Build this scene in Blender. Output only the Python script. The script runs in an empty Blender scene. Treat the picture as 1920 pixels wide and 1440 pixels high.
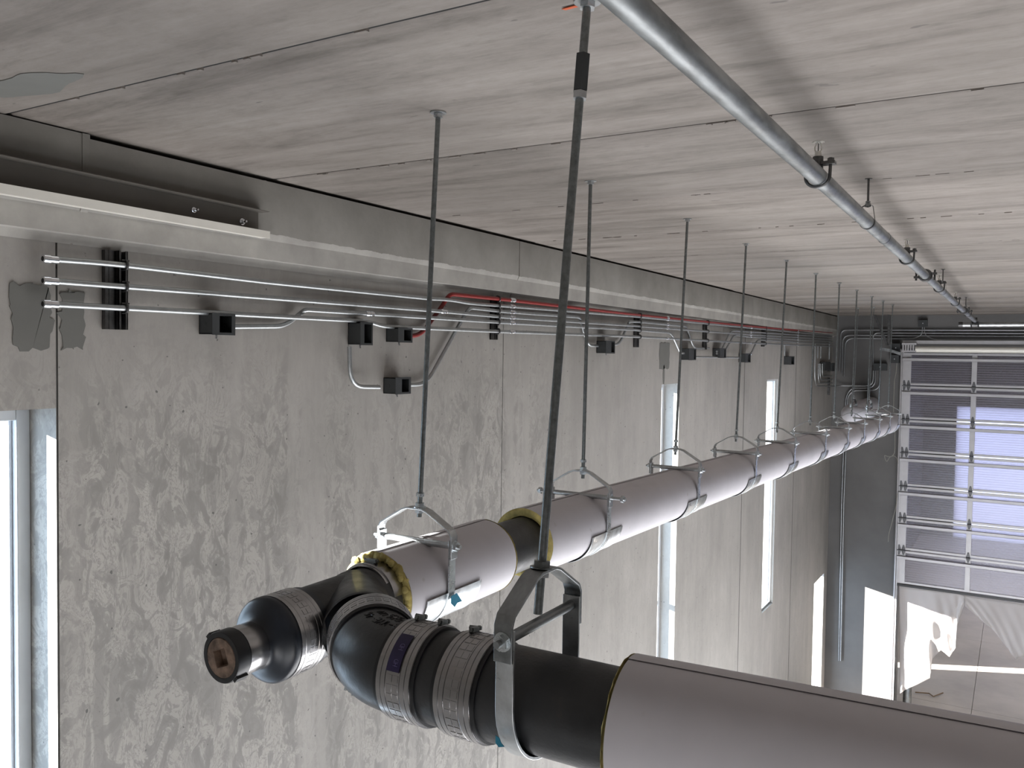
import bpy, bmesh, math, random
from mathutils import Vector, Matrix
random.seed(7)
sc = bpy.context.scene
COL = sc.collection
PI = math.pi
H0 = 6.7                      # height of the camera above the slab

# ------------------------------------------------------------------ camera
def set_camera():
    f, yaw, pitch, roll = 1599.2, .53702, -.03609, .01386
    cy, sy, cp, sp = math.cos(yaw), math.sin(yaw), math.cos(pitch), math.sin(pitch)
    fwd = Vector((-sy*cp, cy*cp, sp)); r = Vector((cy, sy, 0)); u = r.cross(fwd)
    cr, sr = math.cos(roll), math.sin(roll)
    r2 = r*cr + u*sr; u2 = -r*sr + u*cr
    cam = bpy.data.cameras.new('camera'); o = bpy.data.objects.new('camera', cam); COL.objects.link(o)
    cam.sensor_fit = 'HORIZONTAL'; cam.sensor_width = 36; cam.lens = 36*f/1920
    cam.clip_start = .05; cam.clip_end = 300
    m = Matrix((r2, u2, -fwd)).transposed().to_4x4(); m.translation = (0, 0, H0)
    o.matrix_world = m; sc.camera = o
set_camera()

# ------------------------------------------------------------------ world, sun, daylight
w = bpy.data.worlds.new('sky'); sc.world = w; w.use_nodes = True
bg = w.node_tree.nodes['Background']; bg.inputs[0].default_value = (.66, .81, 1, 1); bg.inputs[1].default_value = 5.5
def light(name, kind, loc, direction, energy, color=(1, 1, 1), size=None, sizey=None, angle=None):
    l = bpy.data.lights.new(name, kind); l.energy = energy; l.color = color
    if size: l.shape = 'RECTANGLE'; l.size = size; l.size_y = sizey or size
    if angle: l.angle = angle
    o = bpy.data.objects.new(name, l); COL.objects.link(o); o.location = loc
    o.rotation_euler = Vector(direction).to_track_quat('-Z', 'Y').to_euler()
    return o
light('sun', 'SUN', (-20, -8, 12), (1, .46, -.225), 60, (1, .95, .88), angle=.009)
# added lamps: fill at invented unseen openings, an upward floor lamp imitating slab bounce
light('front_opening_fill', 'AREA', (1.5, -5.7, .9), (0, 1, .12), 100, (.93, .96, 1), 6.5, 1.4)
light('side_opening_fill', 'AREA', (5.7, 5.5, .8), (-1, 0, 0), 55, (.95, .96, 1), 8, 1.4)
light('slab_bounce_fill', 'AREA', (.1, 7.0, .08), (0, 0, 1), 660, (.98, .98, 1), 4.8, 10.8)
light('far_bay_fill', 'AREA', (3.5, 24, 7.3), (0, 0, -1), 560, (1, .95, .90), 10, 11)  # fill added under the far ceiling to brighten the floor beyond
sc.view_settings.view_transform = 'Standard'; sc.view_settings.look = 'None'
sc.view_settings.exposure = 0.42; sc.view_settings.gamma = 1; sc.view_settings.use_curve_mapping = False
sc.cycles.use_denoising = True
sc.cycles.max_bounces = 8; sc.cycles.diffuse_bounces = 4; sc.cycles.glossy_bounces = 4
sc.cycles.transmission_bounces = 4; sc.cycles.transparent_max_bounces = 12
sc.cycles.caustics_reflective = False; sc.cycles.caustics_refractive = False
sc.cycles.sample_clamp_indirect = 6

# ------------------------------------------------------------------ materials
def lin(c):
    return tuple(((x/12.92) if x <= .04045 else ((x+.055)/1.055)**2.4) for x in [v/255 for v in c]) + (1,)
class NT:
    def __init__(s, name):
        s.m = bpy.data.materials.new(name); s.m.use_nodes = True
        s.n = s.m.node_tree.nodes; s.l = s.m.node_tree.links
        s.b = s.n['Principled BSDF']; s.tc = s.n.new('ShaderNodeTexCoord')
    def map(s, scale=(1, 1, 1), rot=(0, 0, 0)):
        mp = s.n.new('ShaderNodeMapping'); mp.inputs['Scale'].default_value = scale; mp.inputs['Rotation'].default_value = rot
        s.l.new(s.tc.outputs['Object'], mp.inputs[0]); return mp.outputs[0]
    def noise(s, vec, scale, detail=4, rough=.6, dist=0):
        t = s.n.new('ShaderNodeTexNoise'); t.inputs['Scale'].default_value = scale; t.inputs['Detail'].default_value = detail
        t.inputs['Roughness'].default_value = rough; t.inputs['Distortion'].default_value = dist
        s.l.new(vec, t.inputs['Vector']); return t.outputs['Fac']
    def ramp(s, fac, stops):
        r = s.n.new('ShaderNodeValToRGB'); e = r.color_ramp.elements
        while len(e) < len(stops): e.new(.5)
        for k, (p, c) in enumerate(stops):
            e[k].position = p; e[k].color = c if isinstance(c, tuple) else (c, c, c, 1)
        s.l.new(fac, r.inputs[0]); return r.outputs[0]
    def mix(s, fac, a, b, mode='MIX'):
        x = s.n.new('ShaderNodeMix'); x.data_type = 'RGBA'; x.blend_type = mode
        for val, sock in ((fac, x.inputs[0]), (a, x.inputs[6]), (b, x.inputs[7])):
            if hasattr(val, 'links') or hasattr(val, 'is_linked'): s.l.new(val, sock)
            else: sock.default_value = val
        return x.outputs[2]
    def math(s, op, a, b=0.0):
        x = s.n.new('ShaderNodeMath'); x.operation = op
        for val, sock in ((a, x.inputs[0]), (b, x.inputs[1])):
            if hasattr(val, 'is_linked'): s.l.new(val, sock)
            else: sock.default_value = val
        return x.outputs[0]
    def bump(s, h, strength=.3, dist=.01):
        b = s.n.new('ShaderNodeBump'); b.inputs['Strength'].default_value = strength; b.inputs['Distance'].default_value = dist
        s.l.new(h, b.inputs['Height']); s.l.new(b.outputs[0], s.b.inputs['Normal'])
    def set(s, color=None, rough=None, metal=None):
        if color is not None:
            if hasattr(color, 'is_linked'): s.l.new(color, s.b.inputs['Base Color'])
            else: s.b.inputs['Base Color'].default_value = color
        if rough is not None:
            if hasattr(rough, 'is_linked'): s.l.new(rough, s.b.inputs['Roughness'])
            else: s.b.inputs['Roughness'].default_value = rough
        if metal is not None: s.b.inputs['Metallic'].default_value = metal
        return s.m

def plain(name, c, rough=.5, metal=0, var=.12, vs=30, bump=0):
    t = NT(name); n = t.noise(t.map(), vs, 4)
    a = tuple(max(0, x*(1-var)) for x in c[:3]) + (1,); b = tuple(min(1, x*(1+var)) for x in c[:3]) + (1,)
    t.set(t.ramp(n, [(.3, a), (.7, b)]), rough, metal)
    if bump: t.bump(n, bump, .003)
    return t.m

def wall_concrete():
    t = NT('formed_concrete')
    v = t.map()
    # swirling release-agent marks, strongest in the nearer panels
    sw = t.noise(t.map((1, 1.25, .8)), 9, 5, .62, 1.1)
    swirl = t.ramp(sw, [(.36, 1.0), (.455, .75), (.485, 0.0), (.56, 0.0), (.575, .9), (.60, 0.0)])
    sw2 = t.noise(t.map((1, 1.6, .7)), 4.2, 6, .7, .9)
    swirl2 = t.ramp(sw2, [(.42, 1.0), (.47, .5), (.50, 0.0), (.53, 0.0), (.545, .8), (.575, 0.0)])
    sep = t.n.new('ShaderNodeSeparateXYZ'); t.l.new(v, sep.inputs[0])
    big = t.noise(v, .55, 3, .5)
    near = t.math('SUBTRACT', 6.3, sep.outputs[1]); near = t.math('MULTIPLY', near, .55)
    near.node.use_clamp = True
    low = t.math('SUBTRACT', 6.75, sep.outputs[2]); low = t.math('MULTIPLY', low, 1.6); low.node.use_clamp = True
    m = t.math('MULTIPLY', near, low); m = t.math('ADD', m, .16); m.node.use_clamp = True
    m2 = t.math('MULTIPLY', m, t.ramp(big, [(.3, .45), (.62, 1.0)]))
    m2 = t.math('MULTIPLY', m2, t.ramp(t.noise(t.map((1, 2.6, .05)), 2.2, 3, .5), [(.38, .25), (.47, 1.0)]))
    st = t.noise(t.map((1, 2.4, .3)), 1.5, 6, .68, .2)
    base = t.ramp(t.noise(v, 1.1, 6, .65), [(.25, lin((152, 149, 144))), (.75, lin((175, 171, 166)))])
    base = t.mix(1.0, base, t.ramp(st, [(.28, (.86, .86, .86, 1)), (.72, (1.1, 1.1, 1.1, 1))]), 'MULTIPLY')
    dark = t.mix(1.0, base, (.64, .645, .645, 1), 'MULTIPLY')
    light_ = t.mix(1.0, base, (1.06, 1.06, 1.05, 1), 'MULTIPLY')
    c = t.mix(m2, base, light_)
    f1 = t.math('MULTIPLY', swirl, m2); c = t.mix(f1, c, dark)
    f2 = t.math('MULTIPLY', t.math('MULTIPLY', swirl2, m2), .8); c = t.mix(f2, c, dark)
    # a few pinholes
    pin = t.ramp(t.noise(v, 38, 1, .3), [(.0, 0.0), (.765, 0.0), (.79, 1.0)])
    c = t.mix(t.math('MULTIPLY', pin, .7), c, (.06, .06, .06, 1))
    t.set(c, .62)
    t.bump(t.noise(v, 25, 6), .25, .004)
    return t.m

def ceiling_concrete():
    t = NT('precast_plank_concrete'); v = t.map()
    sep = t.n.new('ShaderNodeSeparateXYZ'); t.l.new(v, sep.inputs[0])
    k = t.math('FLOOR', t.math('DIVIDE', t.math('SUBTRACT', sep.outputs[1], 1.66), 1.235))
    wn = t.n.new('ShaderNodeTexWhiteNoise'); wn.noise_dimensions = '1D'; t.l.new(k, wn.inputs['W'])
    tone = t.ramp(wn.outputs[0], [(0, .90), (1, 1.06)])
    st = t.noise(t.map((.42, 2.9, 1)), 1.7, 9, .68, .35)
    st2 = t.noise(t.map((1.3, 15, 1)), 2.2, 6, .7)
    base = t.ramp(st, [(.28, lin((98, 92, 86))), (.45, lin((130, 123, 117))), (.72, lin((150, 143, 137)))])
    base = t.mix(1.0, base, tone, 'MULTIPLY')
    base = t.mix(1.0, base, t.ramp(st2, [(.3, (.92, .915, .91, 1)), (.7, (1.05, 1.05, 1.05, 1))]), 'MULTIPLY')
    gr = t.noise(t.map((1, 1.9, 1)), 11, 6, .72)
    base = t.mix(1.0, base, t.ramp(gr, [(.32, (.87, .865, .86, 1)), (.52, (1, 1, 1, 1)), (.72, (1.07, 1.07, 1.07, 1))]), 'MULTIPLY')
    sm_ = t.ramp(t.noise(t.map((.5, 2.6, 1)), 4.0, 6, .7, .3), [(.56, 0.0), (.72, .8)])
    base = t.mix(sm_, base, t.mix(1.0, base, (.66, .655, .64, 1), 'MULTIPLY'))
    blot = t.noise(v, 1.3, 5, .6)
    base = t.mix(t.ramp(blot, [(.4, 0.0), (.75, .45)]), base, t.mix(1.0, base, (.86, .88, .86, 1), 'MULTIPLY'))
    pin = t.ramp(t.noise(t.map((1, 2.6, 1)), 9, 2, .4), [(.0, 0.0), (.76, 0.0), (.78, 1.0)])
    base = t.mix(t.math('MULTIPLY', pin, .6), base, (.09, .08, .075, 1))
    t.set(base, .75); t.bump(t.noise(t.map((1, 3, 1)), 18, 6), .3, .004)
    return t.m

def metal(name, c, rough=.35, var=.25, vs=12, stretch=(1, 1, 1), bump=0.0):
    t = NT(name); n = t.noise(t.map(stretch), vs, 5, .65)
    a = tuple(x*(1-var) for x in c[:3]) + (1,); b = tuple(min(1, x*(1+var)) for x in c[:3]) + (1,)
    t.set(t.ramp(n, [(.3, a), (.7, b)]), (rough if var < .15 else t.ramp(t.noise(t.map(stretch), vs*2.3, 3), [(.3, rough*.75), (.7, min(1, rough*1.3))])), 1)
    if bump: t.bump(n, bump, .002)
    return t.m

def cast_iron():
    t = NT('black_coated_cast_iron'); v = t.map()
    c = t.ramp(t.noise(v, 7, 6, .6), [(.3, (.014, .015, .017, 1)), (.62, (.03, .031, .033, 1)), (.8, (.075, .06, .048, 1))])
    t.set(c, t.ramp(t.noise(v, 11, 4), [(.3, .32), (.7, .55)]), 0)
    t.bump(t.noise(v, 110, 3), .25, .003)
    t.b.inputs['Specular IOR Level'].default_value = .6
    return t.m

def jacket():
    t = NT('white_paper_jacket'); v = t.map()
    c = t.ramp(t.noise(v, 3, 4), [(.3, lin((203, 201, 207))), (.7, lin((216, 213, 219)))])
    sp = t.ramp(t.noise(v, 16, 2, .4), [(0, 0.0), (.74, 0.0), (.78, .25)])
    t.set(t.mix(sp, c, (.32, .28, .2, 1)), .5); t.bump(t.noise(v, 6, 3), .18, .01)
    return t.m

def polycarbonate():
    t = NT('ribbed_polycarbonate')
    sep = t.n.new('ShaderNodeSeparateXYZ'); t.l.new(t.map(), sep.inputs[0])
    rib = t.math('FRACT', t.math('MULTIPLY', sep.outputs[2], 1/.042))
    f = t.ramp(rib, [(0, .40), (.16, .12), (.84, .12), (.99, .42)])
    tr = t.n.new('ShaderNodeBsdfTransparent'); tr.inputs[0].default_value = (.66, .65, .68, 1)
    tl = t.n.new('ShaderNodeBsdfTranslucent'); tl.inputs[0].default_value = (.62, .60, .66, 1)
    gl = t.n.new('ShaderNodeBsdfGlossy'); gl.inputs[0].default_value = (.8, .8, .85, 1); gl.inputs['Roughness'].default_value = .25
    m1 = t.n.new('ShaderNodeMixShader'); t.l.new(f, m1.inputs[0]); t.l.new(tr.outputs[0], m1.inputs[1]); t.l.new(tl.outputs[0], m1.inputs[2])
    m2 = t.n.new('ShaderNodeMixShader'); m2.inputs[0].default_value = .07; t.l.new(m1.outputs[0], m2.inputs[1]); t.l.new(gl.outputs[0], m2.inputs[2])
    t.l.new(m2.outputs[0], t.n['Material Output'].inputs[0]); t.n.remove(t.b)
    return t.m

def glass():
    t = NT('clear_glass')
    tr = t.n.new('ShaderNodeBsdfTransparent'); tr.inputs[0].default_value = (.93, .96, .97, 1)
    gl = t.n.new('ShaderNodeBsdfGlossy'); gl.inputs['Roughness'].default_value = .03
    fr = t.n.new('ShaderNodeValue'); fr.outputs[0].default_value = .07
    m = t.n.new('ShaderNodeMixShader'); t.l.new(fr.outputs[0], m.inputs[0]); t.l.new(tr.outputs[0], m.inputs[1]); t.l.new(gl.outputs[0], m.inputs[2])
    t.l.new(m.outputs[0], t.n['Material Output'].inputs[0]); t.n.remove(t.b)
    return t.m

def ledge():
    t = NT('ledge_concrete'); v = t.map()
    sep = t.n.new('ShaderNodeSeparateXYZ'); t.l.new(v, sep.inputs[0])
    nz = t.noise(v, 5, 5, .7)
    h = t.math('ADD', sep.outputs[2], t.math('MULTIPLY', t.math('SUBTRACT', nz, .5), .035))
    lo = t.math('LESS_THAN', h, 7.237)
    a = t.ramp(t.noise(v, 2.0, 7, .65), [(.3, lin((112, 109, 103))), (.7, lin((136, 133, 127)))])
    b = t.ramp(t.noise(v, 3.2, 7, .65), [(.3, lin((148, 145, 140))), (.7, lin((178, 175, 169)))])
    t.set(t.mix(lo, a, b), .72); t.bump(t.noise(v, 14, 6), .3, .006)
    return t.m

def far_panel():
    t = NT('milky_far_door')
    tl = t.n.new('ShaderNodeBsdfTranslucent'); tl.inputs[0].default_value = (.62, .60, .66, 1)
    t.l.new(tl.outputs[0], t.n['Material Output'].inputs[0]); t.n.remove(t.b)
    return t.m

def film():
    t = NT('plastic_film')
    tr = t.n.new('ShaderNodeBsdfTransparent'); tr.inputs[0].default_value = (.9, .9, .9, 1)
    tl = t.n.new('ShaderNodeBsdfTranslucent'); tl.inputs[0].default_value = (.85, .83, .82, 1)
    df = t.n.new('ShaderNodeBsdfDiffuse'); df.inputs[0].default_value = (.8, .77, .76, 1)
    m1 = t.n.new('ShaderNodeMixShader'); m1.inputs[0].default_value = .6; t.l.new(tl.outputs[0], m1.inputs[1]); t.l.new(df.outputs[0], m1.inputs[2])
    m2 = t.n.new('ShaderNodeMixShader'); m2.inputs[0].default_value = .82; t.l.new(tr.outputs[0], m2.inputs[1]); t.l.new(m1.outputs[0], m2.inputs[2])
    t.l.new(m2.outputs[0], t.n['Material Output'].inputs[0]); t.n.remove(t.b)
    return t.m

M = {}
M['wall'] = wall_concrete(); M['ceil'] = ceiling_concrete(); M['iron'] = cast_iron(); M['jacket'] = jacket()
M['poly'] = polycarbonate(); M['glass'] = glass(); M['film'] = film()
M['backwall'] = plain('dark_wall_concrete', lin((104, 103, 102)), .7, 0, .14, 1.2, .2)
M['sealant'] = plain('joint_sealant', lin((62, 61, 58)), .8, 0, .2, 9)
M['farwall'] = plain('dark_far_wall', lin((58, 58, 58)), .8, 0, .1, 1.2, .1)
M['fardoor'] = far_panel()
M['patch'] = plain('patching_mortar', lin((112, 112, 108)), .75, 0, .06, 6, .1)
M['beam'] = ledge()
M['floor'] = plain('slab_concrete', lin((168, 161, 155)), .55, 0, .16, .9, .1)
M['gap'] = plain('dark_gap', (.012, .012, .012, 1), .9)
M['galv'] = metal('galvanized_steel', (.52, .54, .55), .36, .22, 16)
M['galvpipe'] = metal('galvanized_pipe', (.30, .315, .32), .45, .42, 11, (1, .3, 1), .15)
M['rod'] = metal('dull_threaded_rod', (.22, .235, .235), .4, .25, 60)
M['zinc'] = metal('bright_zinc', (.62, .66, .68), .28, .18, 14)
M['steel_dark'] = metal('dark_steel', (.13, .13, .13), .4, .3, 20)
M['stainless'] = metal('stainless_band', (.42, .415, .42), .24, .05, 7, (1, 1, 1))
M['emt'] = metal('steel_conduit', (.44, .46, .465), .42, .12, 30)
M['emtdark'] = metal('far_steel_conduit', (.38, .39, .40), .36, .12, 30)
M['emtshine'] = metal('bright_fitting', (.85, .87, .9), .12, .1, 30)
M['red'] = plain('red_painted_conduit', (.21, .014, .012, 1), .4, 0, .12, 30)
M['box'] = plain('grey_painted_box', (.05, .054, .056, 1), .5, .3, .12, 14)
M['boxin'] = plain('dark_box_inside', (.008, .008, .009, 1), .7, 0, .3, 20)
M['rubber'] = plain('black_rubber', (.012, .013, .015, 1), .38, 0, .3, 16, .1)
M['bluerubber'] = plain('blue_black_rubber', (.017, .022, .032, 1), .36, 0, .3, 9, .08)
M['rust'] = plain('rusty_plug', (.20, .14, .105, 1), .6, .3, .55, 38, .3)
M['wool'] = plain('yellow_glass_wool', (.62, .52, .20, 1), .95, 0, .3, 26, .8)
M['frame'] = plain('grey_window_frame', lin((205, 208, 212)), .35, .1, .05, 6)
M['alu'] = plain('pale_aluminium', lin((186, 184, 186)), .38, .35, .06, 5)
M['hinge'] = metal('grey_hinge', (.13, .13, .135), .5, .2, 20)
M['white'] = plain('white_paint_and_lit_steel', lin((228, 225, 216)), .35, .1, .05, 5)
M['chan'] = plain('grey_steel_web', lin((104, 100, 94)), .5, .35, .14, 3)
M['blue'] = plain('blue_tape', lin((35, 128, 158)), .5, 0, .15, 40)
M['purple'] = plain('purple_label', lin((42, 35, 72)), .45, 0, .1, 30)
M['labeltext'] = plain('label_print', lin((120, 112, 160)), .5, 0, .1, 30)
M['orange'] = plain('orange_paint', lin((200, 92, 52)), .7, 0, .2, 30)
M['ink'] = plain('black_marker', (.004, .004, .005, 1), .35, 0, .1, 30)
M['cable'] = plain('pale_cable', lin((150, 148, 140)), .5, 0, .1, 20)
M['wood'] = plain('scrap_wood', lin((120, 96, 70)), .8, 0, .2, 20)
M['spr'] = plain('white_sprinkler', lin((225, 222, 215)), .4, .2, .05, 20)

# ------------------------------------------------------------------ mesh helpers
class MB:
    def __init__(s): s.v = []; s.f = []
    def add(s, vs, fs):
        o = len(s.v); s.v += [tuple(p) for p in vs]; s.f += [tuple(i+o for i in f) for f in fs]; return s
    def box(s, a, b):
        x0, x1 = sorted((a[0], b[0])); y0, y1 = sorted((a[1], b[1])); z0, z1 = sorted((a[2], b[2]))
        vs = [(x, y, z) for x in (x0, x1) for y in (y0, y1) for z in (z0, z1)]
        return s.add(vs, [(0, 1, 3, 2), (4, 6, 7, 5), (0, 4, 5, 1), (2, 3, 7, 6), (0, 2, 6, 4), (1, 5, 7, 3)])
    def obox(s, c, ax, ay, az, hx, hy, hz):
        c, ax, ay, az = Vector(c), Vector(ax).normalized(), Vector(ay).normalized(), Vector(az).normalized()
        vs = [c+ax*hx*i+ay*hy*j+az*hz*k for i in (-1, 1) for j in (-1, 1) for k in (-1, 1)]
        return s.add(vs, [(0, 1, 3, 2), (4, 6, 7, 5), (0, 4, 5, 1), (2, 3, 7, 6), (0, 2, 6, 4), (1, 5, 7, 3)])
    def lathe(s, o, axis, prof, n=32, a0=0, a1=2*PI, ref=None):
        """prof: list of (distance along axis, radius)"""
        o = Vector(o); ax = Vector(axis).normalized()
        ref = Vector(ref) if ref else (Vector((0, 0, 1)) if abs(ax.z) < .9 else Vector((1, 0, 0)))
        u = ref - ax*ref.dot(ax); u.normalize(); v = ax.cross(u)
        full = abs((a1-a0)-2*PI) < 1e-6; m = n if full else n+1; vs = []; fs = []
        for t, r in prof:
            for k in range(m):
                a = a0+(a1-a0)*k/n
                vs.append(o+ax*t+(u*math.cos(a)+v*math.sin(a))*r)
        for i in range(len(prof)-1):
            for k in range(n):
                k2 = (k+1) % m if full else k+1
                fs.append((i*m+k, i*m+k2, (i+1)*m+k2, (i+1)*m+k))
        return s.add(vs, fs)
    def cyl(s, p0, p1, r, r1=None, n=16):
        p0, p1 = Vector(p0), Vector(p1); d = p1-p0; L = d.length
        return s.lathe(p0, d, [(0, 0.0001), (0, r), (L, r if r1 is None else r1), (L, 0.0001)], n)
    def hexn(s, c, axis, r, h):
        c = Vector(c); a = Vector(axis).normalized(); return s.cyl(c-a*h/2, c+a*h/2, r, n=6)
    def tube(s, pts, r, bend=0.0, n=10, seg=6, caps=True):
        P = [Vector(p) for p in pts]; Q = [P[0]]
        for i in range(1, len(P)-1):
            a, b, c = P[i-1], P[i], P[i+1]; d1 = (b-a); d2 = (c-b)
            k = min(bend, d1.length*.48, d2.length*.48)
            if k < 1e-4 or d1.normalized().dot(d2.normalized()) > .9995: Q.append(b); continue
            s0 = b-d1.normalized()*k; s1 = b+d2.normalized()*k
            for j in range(seg+1):
                t = j/seg; Q.append(s0*(1-t)**2+b*2*t*(1-t)+s1*t*t)
        Q.append(P[-1])
        T = []
        for i in range(len(Q)):
            if i == 0: t = Q[1]-Q[0]
            elif i == len(Q)-1: t = Q[-1]-Q[-2]
            else: t = (Q[i+1]-Q[i]).normalized()+(Q[i]-Q[i-1]).normalized()
            T.append(t.normalized())
        ref = Vector((0, 0, 1)) if abs(T[0].z) < .9 else Vector((1, 0, 0))
        u = (ref-T[0]*ref.dot(T[0])).normalized(); vs = []; fs = []
        for i, q in enumerate(Q):
            u = (u-T[i]*u.dot(T[i])).normalized(); v = T[i].cross(u)
            for k in range(n):
                a = 2*PI*k/n; vs.append(q+(u*math.cos(a)+v*math.sin(a))*r)
        m = len(Q)
        for i in range(m-1):
            for k in range(n):
                k2 = (k+1) % n; fs.append((i*n+k, i*n+k2, (i+1)*n+k2, (i+1)*n+k))
        if caps: fs.append(tuple(range(n-1, -1, -1))); fs.append(tuple(range((m-1)*n, m*n)))
        return s.add(vs, fs)
    def bar(s, pts, wdir, w, th):
        """flat bar swept along pts; wdir is the width direction (constant), th the thickness in the path plane"""
        P = [Vector(p) for p in pts]; W = Vector(wdir).normalized(); vs = []; m = len(P)
        for i, p in enumerate(P):
            if i == 0: t = P[1]-P[0]
            elif i == m-1: t = P[-1]-P[-2]
            else:
                t = (P[i+1]-P[i]).normalized()+(P[i]-P[i-1]).normalized()
            t.normalize(); nrm = t.cross(W).normalized()
            sc_ = 1.0
            if 0 < i < m-1:
                d = (P[i]-P[i-1]).normalized().dot(t); sc_ = 1/max(d, .5)
            for (a, b) in ((-1, -1), (1, -1), (1, 1), (-1, 1)):
                vs.append(p+W*a*w/2+nrm*b*th/2*sc_)
        fs = []
        for i in range(m-1):
            for k in range(4):
                k2 = (k+1) % 4; fs.append((i*4+k, i*4+k2, (i+1)*4+k2, (i+1)*4+k))
        fs += [(3, 2, 1, 0), tuple(range((m-1)*4, m*4))]
        return s.add(vs, fs)
    def prism(s, poly, d):
        """poly: 3D points of a planar outline, d: extrusion vector"""
        P = [Vector(p) for p in poly]; d = Vector(d); n = len(P)
        return s.add(P+[p+d for p in P], [tuple(range(n-1, -1, -1)), tuple(range(n, 2*n))]+[(i, (i+1) % n, (i+1) % n+n, i+n) for i in range(n)])
    def build(s, name, mat, parent=None, bevel=0, **tags):
        org = Vector((0, 0, 0)); p = parent
        while p is not None: org += p.location; p = p.parent
        me = bpy.data.meshes.new(name)
        me.from_pydata([tuple(Vector(q)-org) for q in s.v], [], s.f); me.validate()
        bm = bmesh.new(); bm.from_mesh(me); bmesh.ops.recalc_face_normals(bm, faces=bm.faces); bm.to_mesh(me); bm.free()
        for poly in me.polygons: poly.use_smooth = True
        me.set_sharp_from_angle(angle=math.radians(38))
        me.materials.append(M[mat] if isinstance(mat, str) else mat)
        o = bpy.data.objects.new(name, me); COL.objects.link(o)
        if parent is not None: o.parent = parent
        if bevel:
            b = o.modifiers.new('bevel', 'BEVEL'); b.width = bevel; b.segments = 2; b.limit_method = 'ANGLE'
        for k, v in tags.items(): o[k] = v
        return o
def thing(name, loc, label=None, cat=None, group=None, kind=None):
    o = bpy.data.objects.new(name, None); COL.objects.link(o); o.location = loc; o.empty_display_size = .1
    if label: o['label'] = label
    if cat: o['category'] = cat
    if group: o['group'] = group
    if kind: o['kind'] = kind
    return o
S = dict(kind='structure')

# ================================================================== THE ROOM
XW = -3.10; XF = -3.02; YB = 17.26; ZC = 7.5
# ---- floor
fb = MB()
for x0 in (-3.6, -.6, 2.4, 5.4, 8.4):
    for k in range(-2, 9):
        fb.box((x0+.004, k*4.6+.004, -.2), (x0+2.996, (k+1)*4.6-.004, 0))
fb.box((-3.6, -9.2, -.4), (11.4, 41.4, -.19)); fb.build('floor', 'floor', **S)
# ---- ceiling of precast planks
cb = MB(); P0, PW = 1.66, 1.235
for k in range(-7, 13):
    y0, y1 = P0+k*PW+.006, P0+(k+1)*PW-.006
    if y1 > 17.5: y1 = 17.56
    zz = ZC + random.uniform(-.003, .003)
    cb.prism([(-3.5, y0, zz+.2), (-3.5, y0, zz+.006), (-3.5, y0+.008, zz), (-3.5, y1-.008, zz), (-3.5, y1, zz+.006), (-3.5, y1, zz+.2)], (9.7, 0, 0))
cb.box((-3.5, -7, ZC+.21), (6.2, 17.56, ZC+.4)); ceil = cb.build('ceiling', 'ceil', **S)
g = MB().box((-3.5, -7, ZC+.0045), (6.2, 17.5, ZC+.2)).build('joint_filler', 'gap', ceil)
# joint mortar squeezed out here and there
jm = MB()
for k in range(0, 5):
    for q in range(26):
        x = random.uniform(-2.9, 3); L = random.uniform(.01, .06)
        jm.box((x, P0+k*PW-random.uniform(.003, .009), ZC-.004), (x+L, P0+k*PW+random.uniform(.003, .007), ZC+.01))
jm.build('joint_mortar', 'ceil', ceil)
# orange survey marks round the near hanger's anchor
om = MB()
for p in [[(-.935, 1.772), (-.93, 1.781), (-.89, 1.778), (-.90, 1.769)], [(-.845, 1.748), (-.84, 1.756), (-.822, 1.742), (-.828, 1.737)], [(-.828, 1.80), (-.82, 1.806), (-.80, 1.80), (-.81, 1.795)]]:
    om.prism([(x, y, ZC-.0045) for x, y in p], (0, 0, .002))
om.build('paint_mark', 'orange', ceil)
pm = MB(); cx, cy_ = -2.62, 1.50
pm.prism([(cx+(.21+.03*math.sin(3*a+1)+.015*math.sin(7*a))*math.cos(a), cy_+(.075+.012*math.sin(5*a))*math.sin(a), ZC-.005) for a in [i*2*PI/30 for i in range(30)]], (0, 0, .003))
pm.build('ceiling_patch', 'patch', ceil)

# ---- left wall with openings and panel seams
wins = [(1.34, 1.868, 3.0, 6.47), (8.16, 8.68, 3.0, 6.405), (12.33, 12.97, 2.99, 6.37), (16.05, 16.94, 0, 2.585), (19.42, 19.93, 0, 2.3)]
seams = {-1.4: .004, 1.873: .004, 5.08: .004, 11.16: .013, 14.15: .016, 17.3: .004}
wbn = MB(); wbf = MB(); ys = sorted(set([-7.0, 17.5, 36.0]+[y for a in wins for y in a[:2]]+[s_+d*h_ for s_, h_ in seams.items() for d in (-1, 1)]))
for y0, y1 in zip(ys, ys[1:]):
    mid = (y0+y1)/2
    wb = wbn if mid < 17.5 else wbf
    if any(abs(mid-s_) < h_*.9 for s_, h_ in seams.items()):
        wb.box((XW-.33, y0, 0), (XW-.030, y1, 7.9)); continue
    o = [a for a in wins if a[0]-1e-6 <= y0 and y1 <= a[1]+1e-6]
    if o:
        if o[0][2] > 0: wb.box((XW-.33, y0, 0), (XW, y1, o[0][2]))
        wb.box((XW-.33, y0, o[0][3]), (XW, y1, 7.9))
    else: wb.box((XW-.33, y0, 0), (XW, y1, 7.9))
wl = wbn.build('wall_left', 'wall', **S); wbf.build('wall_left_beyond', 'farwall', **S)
sj = MB()
for s_, h_ in list(seams.items())[1:5]: sj.box((XW-.030, s_-h_, 0), (XW-.002, s_+h_, 7.088 if s_ > 1.9 else 6.99))
sj.build('panel_joint', 'sealant', wl)
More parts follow.
